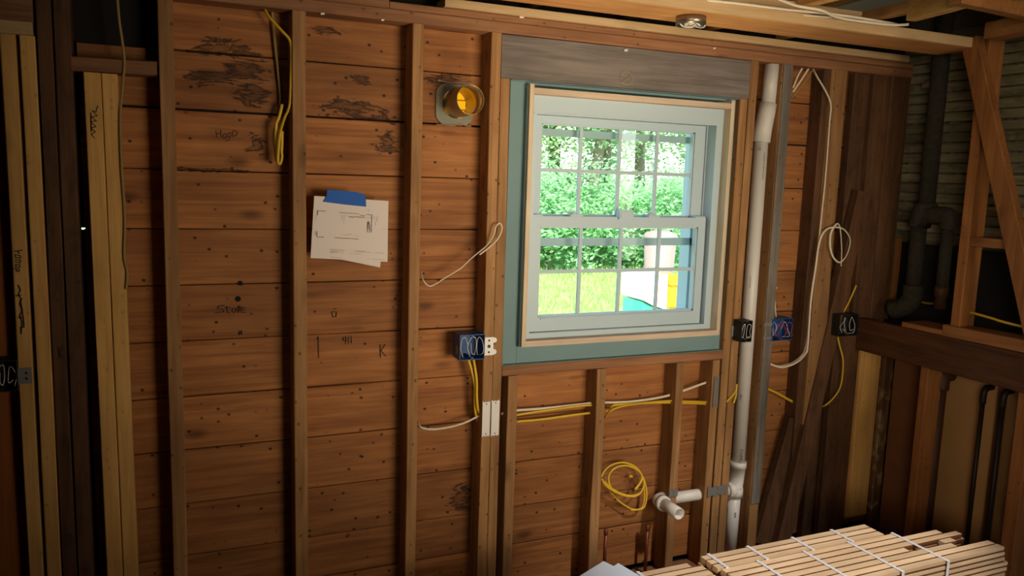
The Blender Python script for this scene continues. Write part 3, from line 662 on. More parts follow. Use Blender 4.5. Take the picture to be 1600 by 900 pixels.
# ================================================================== plumbing
pp = empty('drain_pipe', (2.4, -.05, -1.70), 'tall white plastic drain pipe right of the window with tee and side arm', 'pipe')
A = PY(1207, 96, -.05); Bq = PY(1200, 166, -.05); Cq = PY(1191, 200, -.05); D = PY(1153, 730, -.05); Eq = PY(1148, 765, -.05); Fq = PY(1139, 870, -.05)
RP = .030
MB().tube([A+Vector((0, 0, .0)), Bq], RP, 24).build('pipe_length', M['pvc'], pp)
G = Cq+(D-Cq)*.02
m = MB().tube([Bq+Vector((0, 0, .012)), Bq.lerp(G, .25), Bq.lerp(G, .75), G+Vector((0, 0, -.03))], .037, 24, rad=[.0365, .0365, .0375, .0375])
m.build('offset_coupling', M['pvc'], pp)
MB().tube([G, D], RP, 24).build('pipe_length', M['pvc'], pp)
Fq = Vector((Fq.x, Fq.y, BP+.001))
MB().tube([Eq, Fq], RP, 24).build('pipe_length', M['pvc'], pp)
tz = Eq.z
m = MB().tube([D+Vector((0, 0, .03)), D, D+Vector((0, 0, -.001)), Eq+Vector((0, 0, .012)), Eq+Vector((0, 0, .011)), Eq+Vector((0, 0, -.03))], .03, 24, rad=[.0375, .0375, .034, .034, .0375, .0375])
armz = PY(1135, 766, -.05).z
m.tube([(D.x, -.05, armz), (D.x-.055, -.05, armz)], .036, 24)
m.build('tee', M['pvc'], pp)
MB().tube([(D.x-.04, -.05, armz), (1.99, -.05, armz+.004)], .0255, 22).build('side_arm', M['pvc'], pp)
ex, ez = 1.981, armz+.004
m = MB().tube(smooth_path([(ex+.03, -.05, ez), (ex+.005, -.05, ez), (ex-.004, -.058, ez), (ex-.004, -.085, ez)], 5), .031, 22)
m.tube([(ex+.034, -.05, ez), (ex+.012, -.05, ez)], .034, 22).tube([(ex-.004, -.072, ez), (ex-.004, -.096, ez)], .034, 22)
m.build('elbow', M['pvc'], pp)
MB().pipe((ex-.004, -.09, ez), (ex-.004, -.205, ez), .0255, .004, 24).build('stub_out', M['pvc'], pp)
# lettering on the pipe, flat print wrapped to face the viewer
def pipe_text(txt, px, py, size, vert=True):
    cu = bpy.data.curves.new('pipe_lettering', 'FONT'); cu.body = txt; cu.size = size; cu.align_x = 'CENTER'; cu.align_y = 'CENTER'; cu.extrude = .0002
    o = bpy.data.objects.new('tmp', cu); COL.objects.link(o)
    bpy.context.view_layer.update(); dg = bpy.context.evaluated_depsgraph_get()
    me = bpy.data.meshes.new_from_object(o.evaluated_get(dg)); bpy.data.objects.remove(o); bpy.data.curves.remove(cu)
    me.materials.clear(); me.materials.append(M['ink'])
    # text runs down the pipe, bent round its surface
    t = PY(px, py, -.05); s = (t.z-A.z)/(Fq.z-A.z); axis = G.lerp(D, (t.z-G.z)/(D.z-G.z)) if t.z > D.z else Eq.lerp(Fq, (t.z-Eq.z)/(Fq.z-Eq.z))
    view = math.atan2(CAM.y-axis.y, CAM.x-axis.x); a0 = view + (px-PYpx(axis))/11.5*.9
    for v in me.vertices:
        u, w = v.co.x, v.co.y; a = a0 + w/RP
        R = RP+.0004+v.co.z
        v.co = Vector((math.cos(a)*R, math.sin(a)*R, -u))
    ob = bpy.data.objects.new('pipe_lettering', me); COL.objects.link(ob); ob.parent = pp
    ob.location = Vector((axis.x, axis.y, t.z)) - WORLD[pp]
def PYpx(p):
    d = p-CAM; return 800+F_PX*d.dot(rt)/d.dot(fw)
for txt, px, py, sz in (('CHARL', 1159, 708, .020), ('CHARLOTTE PIPE PVC-DWV', 1194, 260, .009), ('PVC 1120', 1187, 225, .014), ('CHARLOTTE 2 IN PVC', 1148, 620, .008), ('PVC', 1156, 620, .016), ('2 IN PVC-DWV', 1172, 440, .008), ('PIPE', 1149, 800, .014)):
    pipe_text(txt, px, py, sz)
for (px, pt), lb in (((947, 826), 'left thin copper water stub standing below the yellow coil'), ((1012, 820), 'right thin copper water stub standing below the drain elbow')):
    tp = PY(px, pt, -.06)
    r = empty('copper_stub', (tp.x, -.06, BP), lb, 'pipe', 'copper water stubs')
    MB().tube([(tp.x, -.06, BP), (tp.x, -.06, tp.z-.008)], .0075, 14).build('pipe_length', M['copper'], r)
    MB().tube([(tp.x, -.06, tp.z-.028), (tp.x, -.06, tp.z-.024), (tp.x, -.06, tp.z-.004), (tp.x, -.06, tp.z)], .009, 14, rad=[.008, .0095, .0095, .007]).build('cap', M['copper'], r)

# vent duct
vd = empty('vent_duct', (VX, -.03, VZ-VR), 'round metal vent duct poking through the boards with amber light inside', 'duct')
MB().pipe((VX, .028, VZ), (VX+.002, -.150, VZ+.004), VR, .0015, 40).build('duct_tube', M['duct'], vd)
m = MB(); n = 20
def sq(a, s=.072):
    c, q = math.cos(a), math.sin(a); k = s/max(abs(c), abs(q)); k = min(k, .086); return (VX-.006+c*k, VZ-.004+q*k)
for yy0, yy1 in ((-.008, -.001),):
    inner = [(VX+(VR+.001)*math.cos(2*math.pi*i/40), VZ+(VR+.001)*math.sin(2*math.pi*i/40)) for i in range(40)]
    outer = [sq(2*math.pi*i/40) for i in range(40)]
    vs = [(x, yy0, z) for x, z in inner]+[(x, yy0, z) for x, z in outer]+[(x, yy1, z) for x, z in outer]
    fs = []
    for i in range(40):
        k = (i+1) % 40
        fs += [(i, k, 40+k, 40+i), (40+i, 40+k, 80+k, 80+i)]
    m.add(vs, fs)
m.build('wall_flange', M['flange'], vd, label='grey-green flange plate')
for sgn in (1, -1):
    rg = random.Random(sgn+5)
    pts = [(VX-.075+i*.0135, -.005, VZ+sgn*.076+rg.uniform(-.004, .004)) for i in range(11)]
    MB().tube(pts, .004, 6, rad=[rg.uniform(.002, .006) for _ in pts]).build('torn_edge', M['caulk'], vd)
for k in range(3):
    zc = VZ-.034+k*.034
    MB().beam((VX-.062, .038+.004*k, zc), (VX+.062, .038+.004*k, zc), (0, 1, -.12), (0, .12, 1), .0015, .0180, .0005, 1).build('louver', M['louver'], vd, label='amber lit louver')
for zc in (VZ-.018, VZ+.017):
    MB().box((VX-.051, .031, zc-.0012), (VX+.051, .034, zc+.0012)).build('louver_rib', M['blackbox'], vd)

# ================================================================== taped plans
def quad(px4, y, th=.0012): return MB().prism([PY(a, b, y) for a, b in px4], (0, -th, 0))
def sheet(px4, y, bend):
    p = [PY(a, b, y) for a, b in px4]; vs = []; n = 6
    for i in range(n+1):
        for jj in range(n+1):
            u, v = jj/n, i/n
            q = p[0].lerp(p[1], u).lerp(p[3].lerp(p[2], u), v); q.y -= bend*v*v*(.4+.6*abs(u-.5)*2); vs.append(q)
    m = MB(); N2 = (n+1)**2
    vs2 = vs+[q+Vector((0, .0006, 0)) for q in vs]
    fs = [(i*(n+1)+k, i*(n+1)+k+1, (i+1)*(n+1)+k+1, (i+1)*(n+1)+k) for i in range(n) for k in range(n)]
    fs += [tuple(N2+q for q in reversed(f)) for f in fs]
    return m.add(vs2, fs)
PYP = -.100
sheet([(491, 310), (602, 318), (594, 418), (487, 396)], PYP+.006, -.0).build('paper_sheet', M['paper'], None, 'rear paper sheet sticking out below the taped floor plan', 'paper')
sp = sheet([(491, 306), (607, 314), (605, 409), (485, 403)], PYP, .004).build('floor_plan', M['paper'], None, 'white printed floor plan sheet held by blue tape', 'paper')
def zoomp(x, y): return (470+x/6, 280+y/6)       # measured in an enlarged crop
pr = MB(); pg = MB()
def pl_(mb, pts, w, y=PYP-.0035): mb.ribbon([PY(*zoomp(a, b), y) for a, b in pts], w, (0, -1, 0))
for pts in ([(235, 300), (160, 295), (157, 335)], [(153, 487), (153, 540), (215, 543)], [(360, 312), (545, 325)], [(318, 548), (540, 562)], [(612, 330), (668, 335), (662, 495), (618, 492)]):
    pl_(pr, pts, .0013)
for pts in ([(450, 352), (498, 357)], [(505, 352), (600, 360)], [(555, 340), (600, 344)], [(630, 400), (626, 480)], [(640, 400), (648, 480)]): pl_(pg, pts, .0022)
for pts in ([(385, 335), (385, 385)], [(408, 335), (405, 410)], [(430, 330), (428, 345)], [(635, 285), (640, 300)], [(690, 350), (688, 375)], [(720, 345), (715, 395)], [(698, 400), (697, 430)], [(140, 330), (138, 380)], [(138, 490), (136, 520)], [(765, 467), (788, 468)],
            [(385, 518), (400, 522)], [(415, 525), (480, 512)], [(510, 526), (535, 530)], [(620, 360), (655, 362)]): pl_(pg, pts, .0006)
for y0, x0, x1 in ((655, 275, 345), (660, 350, 412), (665, 275, 405), (675, 275, 350), (683, 275, 400), (688, 275, 310), (728, 275, 382), (670, 520, 600), (676, 500, 660), (683, 600, 655), (694, 455, 480), (697, 488, 565), (688, 700, 780), (747, 625, 640), (748, 670, 785)):
    pl_(pg, [(x0, y0), (x1, y0+(x1-x0)*.07)], .0007)
pr.build('plan_lines', M['ink'], sp); pg.build('plan_notes', M['greyink'], sp, kind='stuff')
tp = [zoomp(*q) for q in ((250, 97), (520, 120), (590, 140), (610, 175), (612, 258), (430, 240), (212, 212), (240, 165))]
MB().prism([PY(a, b, PYP-.0045) for a, b in tp], (0, -.0008, 0)).build('masking_tape', M['tape'], None, 'piece of blue masking tape holding the floor plan', 'tape')

# ================================================================== handwriting and holes on the wall
def write(strokes, y, w=.0022, mat='ink', name='handwriting', parent=None, label=None):
    m = MB()
    for st in strokes: m.ribbon([PY(a, b, y) for a, b in st], w, (0, -1, 0))
    return m.build(name, M[mat], parent or wb, label)
def hood(x, y): return (240+x/3, y/3)
write([[hood(*q) for q in s] for s in ([(292, 612), (296, 645)], [(314, 608), (316, 640)], [(294, 628), (316, 624)],
      [(330, 628), (322, 640), (330, 650), (342, 640), (338, 626), (330, 628)], [(352, 624), (346, 636), (354, 646), (364, 636), (360, 622), (352, 624)],
      [(370, 614), (372, 640), (388, 634), (394, 622), (384, 612), (370, 614)], [(336, 660), (358, 656)])], -.003, label='pencilled word HOOD')
def st4(x, y): return (240+x/3, 290+y/3)
write([[st4(*q) for q in s] for s in ([(332, 560), (305, 566), (300, 575), (328, 582), (330, 592), (288, 596)], [(342, 565), (348, 596), (358, 594)], [(332, 574), (362, 572)],
      [(372, 576), (368, 586), (374, 595), (383, 593), (387, 582), (381, 574), (372, 576)], [(391, 573), (398, 596), (406, 572)], [(432, 572), (412, 572), (412, 594), (434, 594)], [(412, 583), (428, 582)],
      [(402, 678), (400, 700), (414, 680), (412, 700)])], -.003, label='pencilled word STOVE')
write([[st4(*q) for q in s] for s in ([(836, 590), (840, 616), (856, 614), (858, 592), (840, 590)], [(842, 578), (856, 576)],
      [(772, 706), (774, 808)], [(902, 712), (890, 712), (888, 726), (902, 726), (902, 708), (900, 742)], [(914, 708), (914, 738)], [(926, 706), (928, 738)],
      [(1062, 744), (1064, 806)], [(1086, 744), (1066, 774), (1090, 800)])], -.003, label='pencilled marks 911 and K')
for (a, b), r in (((375.5, 442.5), .008), ((372, 467), .009)):
    c = PY(a, b, -.003); MB().tube([(c.x, -.003, c.z), (c.x, -.0042, c.z)], r, 16).build('drilled_hole', M['felt'], wb)
write([[(968+ (q[0]-968), q[1]) for q in s] for s in ([(987, 116), (980, 112), (972, 114), (969, 122), (972, 130), (980, 133), (987, 130), (989, 122), (987, 116)], [(971, 116), (978, 120), (987, 128)], [(970, 130), (978, 124), (988, 116)])], -.0925, .0017, 'chalk', 'chalk_mark', o_hdr, label='chalked circle with a cross')
def lt(x, y): return (x/2, y/2)
write([[lt(*q) for q in s] for s in ([(306, 330), (300, 350), (288, 345), (304, 362), (286, 366), (302, 378), (284, 380), (300, 396), (284, 400), (298, 412), (286, 420), (296, 432)], [(284, 352), (286, 410)])], -.0945, .0022, name='marker_scribble', parent=o_dbl, label='marker scribble on pale stud')
def kl(x, y): return (x*110/354, 360+y*110/354)
write([[kl(*q) for q in s] for s in ([(72, 105), (112, 100)], [(90, 102), (98, 118)], [(76, 122), (104, 128), (104, 140), (78, 136), (76, 122)], [(76, 148), (104, 150), (102, 164), (78, 160)], [(80, 172), (102, 174), (100, 186), (80, 184), (80, 172)], [(70, 192), (98, 196), (96, 206), (84, 206), (82, 194)],
      [(92, 275), (104, 300), (92, 325), (110, 345), (98, 370), (114, 400), (100, 430), (112, 460), (106, 520)], [(78, 330), (108, 325)], [(104, 350), (118, 440), (122, 485)], [(92, 440), (112, 436)], [(100, 490), (122, 486)])], -.0975, .0025, name='marker_scribble', parent=o_pale_l, label='marker scribbles on pale stud')
write([[(91, 542), (93, 560)], [(99, 540), (93, 550), (99, 560)]], -.0945, .002, name='pencil_mark', parent=o_k, label='pencilled K')
# paint specks and staple-like bits
for px, py, r in ((978, 79, .008), (815, 27, .009), (1116, 76, .006), (504, 22, .006), (598, 32, .005)):
    c = PY(px, py, -.0935); MB().beam((c.x-r, -.0945, c.z), (c.x+r, -.0945, c.z+.002), (0, 1, 0), (0, 0, 1), .0012, r*.5, .0004, 2, .002, px).build('paint_fleck', M['platewhite'], o_plate)

# ================================================================== right wall
WR = empty('wall_right', (XLATH, -.9, FZ), 'stripped right wall with the back of grey lath and plaster showing', 'wall', kind='structure')
MB().box((XLATH+.016, -2.3, FZ), (XLATH+.04, .03, 1.0)).build('plaster_back', M['plaster'], WR)
k = 0; z = -.235
while z < .70:
    MB().beam((XLATH+.002, -2.3, z+.019), (XLATH+.002, .02, z+.019), (1, 0, 0), (0, 0, 1), .007, .0185, .001, 8, .004, k).build('lath', M['lath'], WR); z += .0455; k += 1
pk = MB(); rg = random.Random(3)
z = -.235
while z < .70:
    y = -1.6
    while y < .0:
        r = rg.uniform(.006, .017)
        if rg.random() < .4:
            c = Vector((XLATH+.0, y, z-.004)); n = 7
            vs = [c+Vector((.006, r*1.5*math.cos(a), r*.6*math.sin(a))) for a in [2*math.pi*i/n for i in range(n)]]+[c+Vector((-.010, r*.2, -r*.3))]
            pk.add(vs, [(i, (i+1) % n, n) for i in range(n)])
        y += rg.uniform(.016, .05)
    z += .0455
pk.build('plaster_lumps', M['plaster'], WR, kind='stuff')
MB().box((XLATH-.0, -2.3, FZ), (XLATH+.011, .03, -.25)).build('dark_backing', M['felt'], WR)
MB().box((XR, YF, FZ), (XR+.1, -2.3, 1.0)).build('plaster_wall', M['wallpaint'], WR)
c = PX(1451, 131, XLATH-.01)
MB().tube([c+Vector((0, 0, -.02)), c, c+Vector((0, 0, .02))], .03, 10, rad=[.034, .03, .010]).build('plaster_patch', M['caulk'], WR)
# beam and framing
def xbeam(name, pts, x0, x1, mat, label, cat, group=None, grow=0):
    """bar whose room-side face lies in plane x0; pts = two pixel centre-line ends and the half width in metres"""
    (pa, pb, hw) = pts; a, b = PX(*pa, x0), PX(*pb, x0); d = (b-a).normalized(); u = d.cross(Vector((1, 0, 0)))
    off = Vector(((x1-x0)/2, 0, 0))
    return MB().beam(a+off, b+off, u, (1, 0, 0), hw, (x1-x0)/2, .003, 8, .002, pa[0]*.1).build(name, mat, None, label, cat, group)
MB().beam((3.042, -.095, -.683), (3.042, -2.2, -.683), (1, 0, 0), (0, 0, 1), .022, .076, .004, 8, .003, 51).build('ledger_beam', M['beam_y'], None, 'deep dark brown beam running along the right wall under the iron pipes', 'beam')
zb = -.606
MB().beam((3.10, -.33, zb+.012), (3.10, -.535, zb+.012), (1, 0, 0), (0, 0, 1), .075, .011, .002, 3, .002, 52).build('sill_board', M['orange_y'], None, 'thin amber board lying on the dark beam below the iron pipe', 'board')
MB().beam((3.075, -.535, zb+.025), (3.075, -2.2, zb+.025), (1, 0, 0), (0, 0, 1), .053, .0245, .002, 5, .002, 53).build('sill_plate', M['orange_y'], None, 'amber sill plate on the dark beam carrying the crossed studs', 'plate')
ya = PX(1498, 450, 3.03).y
MB().beam((3.075, ya, zb+.051), (3.075, ya, .600), (0, 1, 0), (1, 0, 0), .021, .045, .003, 8, .002, 54).build('wall_stud', M['orange_z'], None, 'upright amber stud right of the iron pipes', 'stud')
xbeam('diagonal_brace', ((1513, 62), (1628, 588), .036), 2.985, 3.026, M['orange_z'], 'slanting amber brace crossing in front of the right wall', 'brace')
MB().beam((3.075, PX(1536, 80, 3.03).y, .30), (3.075, PX(1536, 80, 3.03).y, .60), (0, 1, 0), (1, 0, 0), .018, .04, .003, 3, .002, 55).build('stud_stub', M['orange_z'], None, 'short amber stud end behind the top of the brace', 'stud')
MB().beam((3.07, ya-.021, -.200), (3.07, ya-.60, -.200), (1, 0, 0), (0, 0, 1), .035, .019, .002, 3, .002, 56).build('blocking', M['orange_y'], None, 'small amber block between the upright stud and the brace', 'block')
MB().beam((3.075, -1.15, zb+.051), (3.075, -1.15, .6), (0, 1, 0), (1, 0, 0), .021, .045, .003, 6, .002, 57).build('wall_stud', M['orange_z'], None, 'amber stud of the right wall beyond the right picture edge', 'stud')
# below the beam
c0, c1 = PY(1344, 552, -.10), PY(1375, 552, -.10)
MB().beam((3.115, -.085, PY(1335, 806, -.10).z), (3.115, -.085, -.765), (1, 0, 0), (0, 1, 0), .066, .018, .002, 6, .001, 61).build('short_post', M['pale'], None, 'pale new post hanging below the dark beam in the right corner', 'post', 'new pine framing')
MB().beam((3.222, -.105, FZ), (3.222, -.105, -.80), (1, 0, 0), (0, 1, 0), .030, .016, .004, 8, .004, 62).build('old_board', M['flaky'], None, 'dirty board with flaking paint beside the pale hanging post', 'board')
def xpanel(name, y0, y1, z0, z1, x, mat, label, cat, th=.012):
    return MB().box((x, y0, z0), (x+th, y1, z1)).build(name, mat, None, label, cat)
yA, yB = PX(1395, 600, 3.20).y, PX(1432, 600, 3.20).y
xpanel('wall_panel', yB-.06, yA, FZ, -.80, 3.20, M['panel2'], 'brown dirty panel between the flaking board and the red-brown stud', 'panel')
ys = PX(1438, 640, 3.05).y
MB().beam((3.095, ys, FZ), (3.095, ys, -.762), (0, 1, 0), (1, 0, 0), .020, .045, .003, 8, .002, 63).build('wall_stud', M['orange_z'], None, 'red-brown stud below the dark beam left of the capped pipe', 'stud')
def xpipe(label, pa, pb, x, r, mat, cap=True, group=None):
    a, b = PX(*pa, x), PX(*pb, x); b = Vector((x, (a.y+b.y)/2, FZ)); a = Vector((x, b.y, a.z))
    o = empty('riser_pipe', tuple(b), label, 'pipe', group)
    MB().tube([b, a], r, 16).build('pipe_length', mat, o)
    if cap: MB().tube(smooth_path([a+Vector((0, 0, -.05)), a+Vector((0, 0, -.01)), a+Vector((.012, 0, .012)), a+Vector((.05, 0, .016))], 4), r*1.35, 16).build('elbow', mat, o)
    return o
xpipe('thick rusty riser pipe with a domed fitting under the dark beam', (1469, 590), (1449, 820), 3.16, .026, M['rust'])
xpipe('left thin dark riser pipe in front of the tan panel', (1537, 612), (1514, 820), 3.16, .0095, M['darkpipe'])
xpipe('right thin dark riser pipe beside the reddish stud at the right edge', (1568, 618), (1545, 820), 3.16, .0095, M['darkpipe'])
yA, yB = PX(1466, 640, 3.215).y, PX(1600, 700, 3.215).y
xpanel('wall_panel', yB-.1, yA, FZ, -.79, 3.215, M['panel'], 'large tan panel below the dark beam behind the thin pipes', 'panel')
MB().beam((3.20, PX(1562, 640, 3.19).y, FZ), (3.20, PX(1562, 640, 3.19).y, -.79), (0, 1, 0), (1, 0, 0), .014, .010, .002, 4, .001, 64).build('batten', M['stud_dark'], None, 'narrow brown batten between the two thin pipes', 'batten')
yq = PX(1582, 700, 3.04).y
MB().beam((3.09, yq-.025, FZ), (3.09, yq-.025, -.762), (0, 1, 0), (1, 0, 0), .028, .05, .003, 8, .002, 65).build('wall_stud', M['orange_z'], None, 'reddish stud at the right edge below the dark beam', 'stud')
# cast iron stack
st = empty('soil_stack', tuple(PX(1420, 490, 3.17)), 'dark cast iron drain stack with tee above the beam', 'pipe')
xp = 3.17
a = PX(1467, 80, xp); b = PX(1452, 322, xp); yy = (a.y+b.y)/2
MB().tube([(xp, yy, .85), (xp, yy, b.z)], .036, 20).build('pipe_length', M['iron'], st)
b2 = PX(1440, 350, xp); c2 = PX(1421, 470, xp); yl = (b2.y+c2.y)/2
tt = PX(1456, 334, xp)
m = MB().tube([(xp, yy, tt.z+.045), (xp, yy, tt.z+.040), (xp, yl+.0, tt.z-.055), (xp, yl, tt.z-.06)], .047, 20)
d2 = PX(1481, 360, xp)
m.tube(smooth_path([(xp, yl, tt.z-.005), (xp, (yl+d2.y)/2, tt.z-.004), (xp, d2.y, tt.z-.012), (xp, d2.y, tt.z-.06)], 5), .040, 18)
m.build('tee', M['iron'], st)
MB().tube([(xp, yl, tt.z-.05), (xp, yl, PX(1424, 452, xp).z)], .034, 18).build('pipe_length', M['iron'], st)
e0 = PX(1424, 452, xp).z
MB().tube(smooth_path([(xp, yl, e0+.02), (xp, yl, e0-.04), (xp-.01, yl+.03, e0-.085), (xp-.02, yl+.085, e0-.105)], 5), .044, 18).build('elbow', M['iron'], st)
z2 = PX(1468, 482, xp).z
MB().tube([(xp, d2.y, tt.z-.05), (xp, d2.y, z2+.09)], .026, 16).build('branch_pipe', M['iron'], st)
MB().tube([(xp, d2.y, z2+.10), (xp, d2.y, z2+.085), (xp, d2.y, z2+.055), (xp, d2.y, z2+.05), (xp, d2.y, z2)], .03, 16, rad=[.028, .030, .028, .022, .026]).build('brass_fitting', M['rust'], st, label='rusty brass fitting')
cable([PX(1437, 471, 3.22), PX(1450, 474, 3.22), PX(1464, 474, 3.22)], .005, M['cdim'], 'thin dull cable behind the iron stack')
# the small upright board left of the cavity
MB().beam((3.25, -.045, zb+.0), (3.25, -.045, PX(1402, 372, 3.25).z), (1, 0, 0), (0, 1, 0), .03, .03, .003, 4, .002, 66).build('stud_end', M['orange_z'], None, 'short reddish stud end in the corner below the lath', 'stud')

# ================================================================== flooring bundles
TZ = -1.30; LH = .0212; SP = .0338
STRIP = {}
def strip_mesh(L, outer=False):
    # tongue-and-groove strip: pale sawn face, brown milled sides; the outermost row shows a pale upper lip
    key = (round(L, 2), outer)
    if key not in STRIP:
        h, w = LH-.0012, SP-.0062
        prof = [(-w/2, h*.40), (-w/2, h), (w/2, h), (w/2, h*.5), (w/2+.003, h*.40), (w/2+.003, h*.25), (w/2-.001, h*.2), (w/2-.001, 0), (-w/2+.002, 0), (-w/2+.002, h*.38)]
        me = bpy.data.meshes.new('flooring_strip'); n = len(prof)
        vs = [(0, y, z) for y, z in prof]+[(key[0], y, z) for y, z in prof]
        fs = [tuple(range(n)), tuple(range(2*n-1, n-1, -1))]+[(k, n+k, n+(k+1) % n, (k+1) % n) for k in range(n)]
        me.from_pydata(vs, [], fs); me.update()
        me.materials.append(M['floorstrip']); me.materials.append(M['stripside'])
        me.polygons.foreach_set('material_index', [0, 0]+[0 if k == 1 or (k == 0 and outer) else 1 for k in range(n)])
        bm = bmesh.new(); bm.from_mesh(me); bmesh.ops.recalc_face_normals(bm, faces=bm.faces); bm.to_mesh(me); bm.free()
        STRIP[key] = me
    return STRIP[key]
def bundle(label, rows, layers, ztop, straps, seed, y_back, skip=(), group='bundles of flooring strips'):
    """rows: list of (x0, x1) from the rear row forwards"""
    rg = random.Random(seed); zb_ = ztop-layers*LH
    xc = sum(a+b for a, b in rows)/2/len(rows); yc_ = y_back-SP*len(rows)/2
    e = empty('flooring_bundle', (xc, yc_, zb_), label, 'flooring', group)
    for L in range(layers):
        for r, (a, b) in enumerate(rows):
            if (r, L) in skip: continue
            jx = 0 if L == 0 else rg.uniform(-.03, .05)
            ln = round((b-a)/.02)*.02
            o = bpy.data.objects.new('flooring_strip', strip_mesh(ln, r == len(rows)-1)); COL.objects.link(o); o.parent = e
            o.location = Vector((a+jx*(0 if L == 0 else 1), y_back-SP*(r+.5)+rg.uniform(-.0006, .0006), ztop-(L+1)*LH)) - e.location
    y0, y1 = y_back+.002, y_back-SP*len(rows)-.004
    for x in straps:
        m = MB(); w, t_ = .0065, .0012
        m.box((x-w, y1-t_, ztop), (x+w, y0+t_, ztop+t_)).box((x-w, y1-t_, zb_), (x+w, y1, ztop)).box((x-w, y0, zb_), (x+w, y0+t_, ztop)).box((x-w, y1-t_, zb_-.0004), (x+w, y0+t_, zb_))
        m.build('strap', M['strap'], e)
    return e
rear = [(1.72, 2.50), (1.72, 2.50), (1.72, 2.50)]
front = [(1.73, 2.54), (1.73, 2.72), (1.735, 2.80), (1.735, 2.60), (1.74, 2.68), (1.74, 2.84), (1.745, 2.84)]
bundle('rear bundle of oak flooring strips nearest the window wall, ends stepped', rear, 9, TZ, (1.755, 1.93, 2.14, 2.333), 1, -.682)
bf = bundle('front bundle of oak flooring strips with white straps and one missing strip', front, 9, TZ, (1.888, 2.098, 2.313, 2.537), 2, -.7845, skip=((3, 0),))
# the strip broken off short in the front bundle
for a, b, L in ((1.735, 2.47, 0), (2.66, 2.72, 0)):
    o = bpy.data.objects.new('flooring_strip', strip_mesh(round((b-a)/.02)*.02)); COL.objects.link(o); o.parent = bf
    o.location = Vector((a, -.7845-SP*3.5, TZ-LH))-bf.location
bundle('left rear bundle of pale flooring strips beside the white papers', [(.95, 1.665), (.95, 1.70), (.95, 1.71)], 8, TZ-LH, (1.47, 1.20), 3, -.672)
bundle('left front bundle of pale flooring strips at the bottom edge', [(.95, 1.72)]*7, 8, TZ-LH, (1.62, 1.30), 4, -.775)
zlow = TZ-9*LH-.0015
bundle('lower right rear flooring bundle under the visible stack', rear, 12, zlow, (1.9, 2.3), 5, -.682)
bundle('lower right front flooring bundle under the visible stack', [(1.73, 2.78)]*7, 12, zlow, (1.9, 2.3), 6, -.7845)
bundle('lower left flooring bundle under the visible stack', [(.95, 1.66)]*10, 12, zlow, (1.2, 1.5), 8, -.675)
# papers on the stack
def sheetz(px4, z, label):
    p = [PZ(a, b, z) for a, b in px4]
    return MB().prism(p, (0, 0, .0008)).build('paper_sheet', M['paper_blue'], None, label, 'paper')
sheetz([(943, 877), (885, 913), (930, 960), (1000, 905)], TZ-LH+.0020, 'upper white paper sheet lying on the flooring at the bottom edge')
sheetz([(966, 880), (930, 905), (960, 940), (1003, 902)], TZ-LH+.0010, 'lower white paper sheet peeking out on the flooring at the bottom edge')

# ================================================================== outside
GZ = -2.35
ym0 = .4
gm = MB(); nx, ny = 50, 40
def gz(x, y): return GZ + max(0, y-7)*.045 + .12*noise.noise((x*.25, y*.25, 0))
vs = [(x_, y_, gz(x_, y_)) for y_ in [ym0+i*.95 for i in range(ny)] for x_ in [-12+i*1.1 for i in range(nx)]]
gm.add(vs, [(i*nx+k, i*nx+k+1, (i+1)*nx+k+1, (i+1)*nx+k) for i in range(ny-1) for k in range(nx-1)], True)
gm.build('lawn_ground', M['lawn'], None, 'sunlit sloping lawn outside the window', 'lawn', kind='structure')
rg = random.Random(11); g = MB()
for i in range(36000):
    y_ = 4.5+rg.random()**1.4*20; x_ = .30*y_+rg.random()*(.75*y_+3)-.5
    zz = gz(x_, y_)-.01; a = rg.uniform(0, 6.28); h = rg.uniform(.05, .13)*(1+y_*.03); w = .008+y_*.0012
    g.v += [Vector((x_-math.cos(a)*w, y_-math.sin(a)*w, zz)), Vector((x_+math.cos(a)*w, y_+math.sin(a)*w, zz)), Vector((x_+rg.uniform(-.05, .05), y_+rg.uniform(-.05, .05), zz+h))]
    g.f.append((3*i, 3*i+1, 3*i+2))
g.sm = [False]*len(g.f)
g.build('grass', M['grassblade'], None, 'bright green grass blades covering the lawn outside', 'grass', kind='stuff')
def foliage(name, center, rad, n, mat, parent, size, seed):
    rg = random.Random(seed); m = MB(); c = Vector(center)
    cl_ = [Vector((rg.gauss(0, .45)*rad[0], rg.gauss(0, .45)*rad[1], rg.gauss(0, .45)*rad[2])) for _ in range(max(6, n//90))]
    for i in range(n):
        q = c+rg.choice(cl_)+Vector((rg.gauss(0, .16)*rad[0], rg.gauss(0, .16)*rad[1], rg.gauss(0, .16)*rad[2]))
        d = Vector((rg.uniform(-1, 1), rg.uniform(-1, 1), rg.uniform(-.6, .6))).normalized(); e = d.orthogonal().normalized()
        s_ = size*rg.uniform(.6, 1.3); b0 = len(m.v)
        m.v += [q-d*s_, q+e*s_*.5, q+d*s_, q-e*s_*.5]; m.f.append((b0, b0+1, b0+2, b0+3))
    m.sm = [False]*len(m.f)
    return m.build(name, mat, parent)
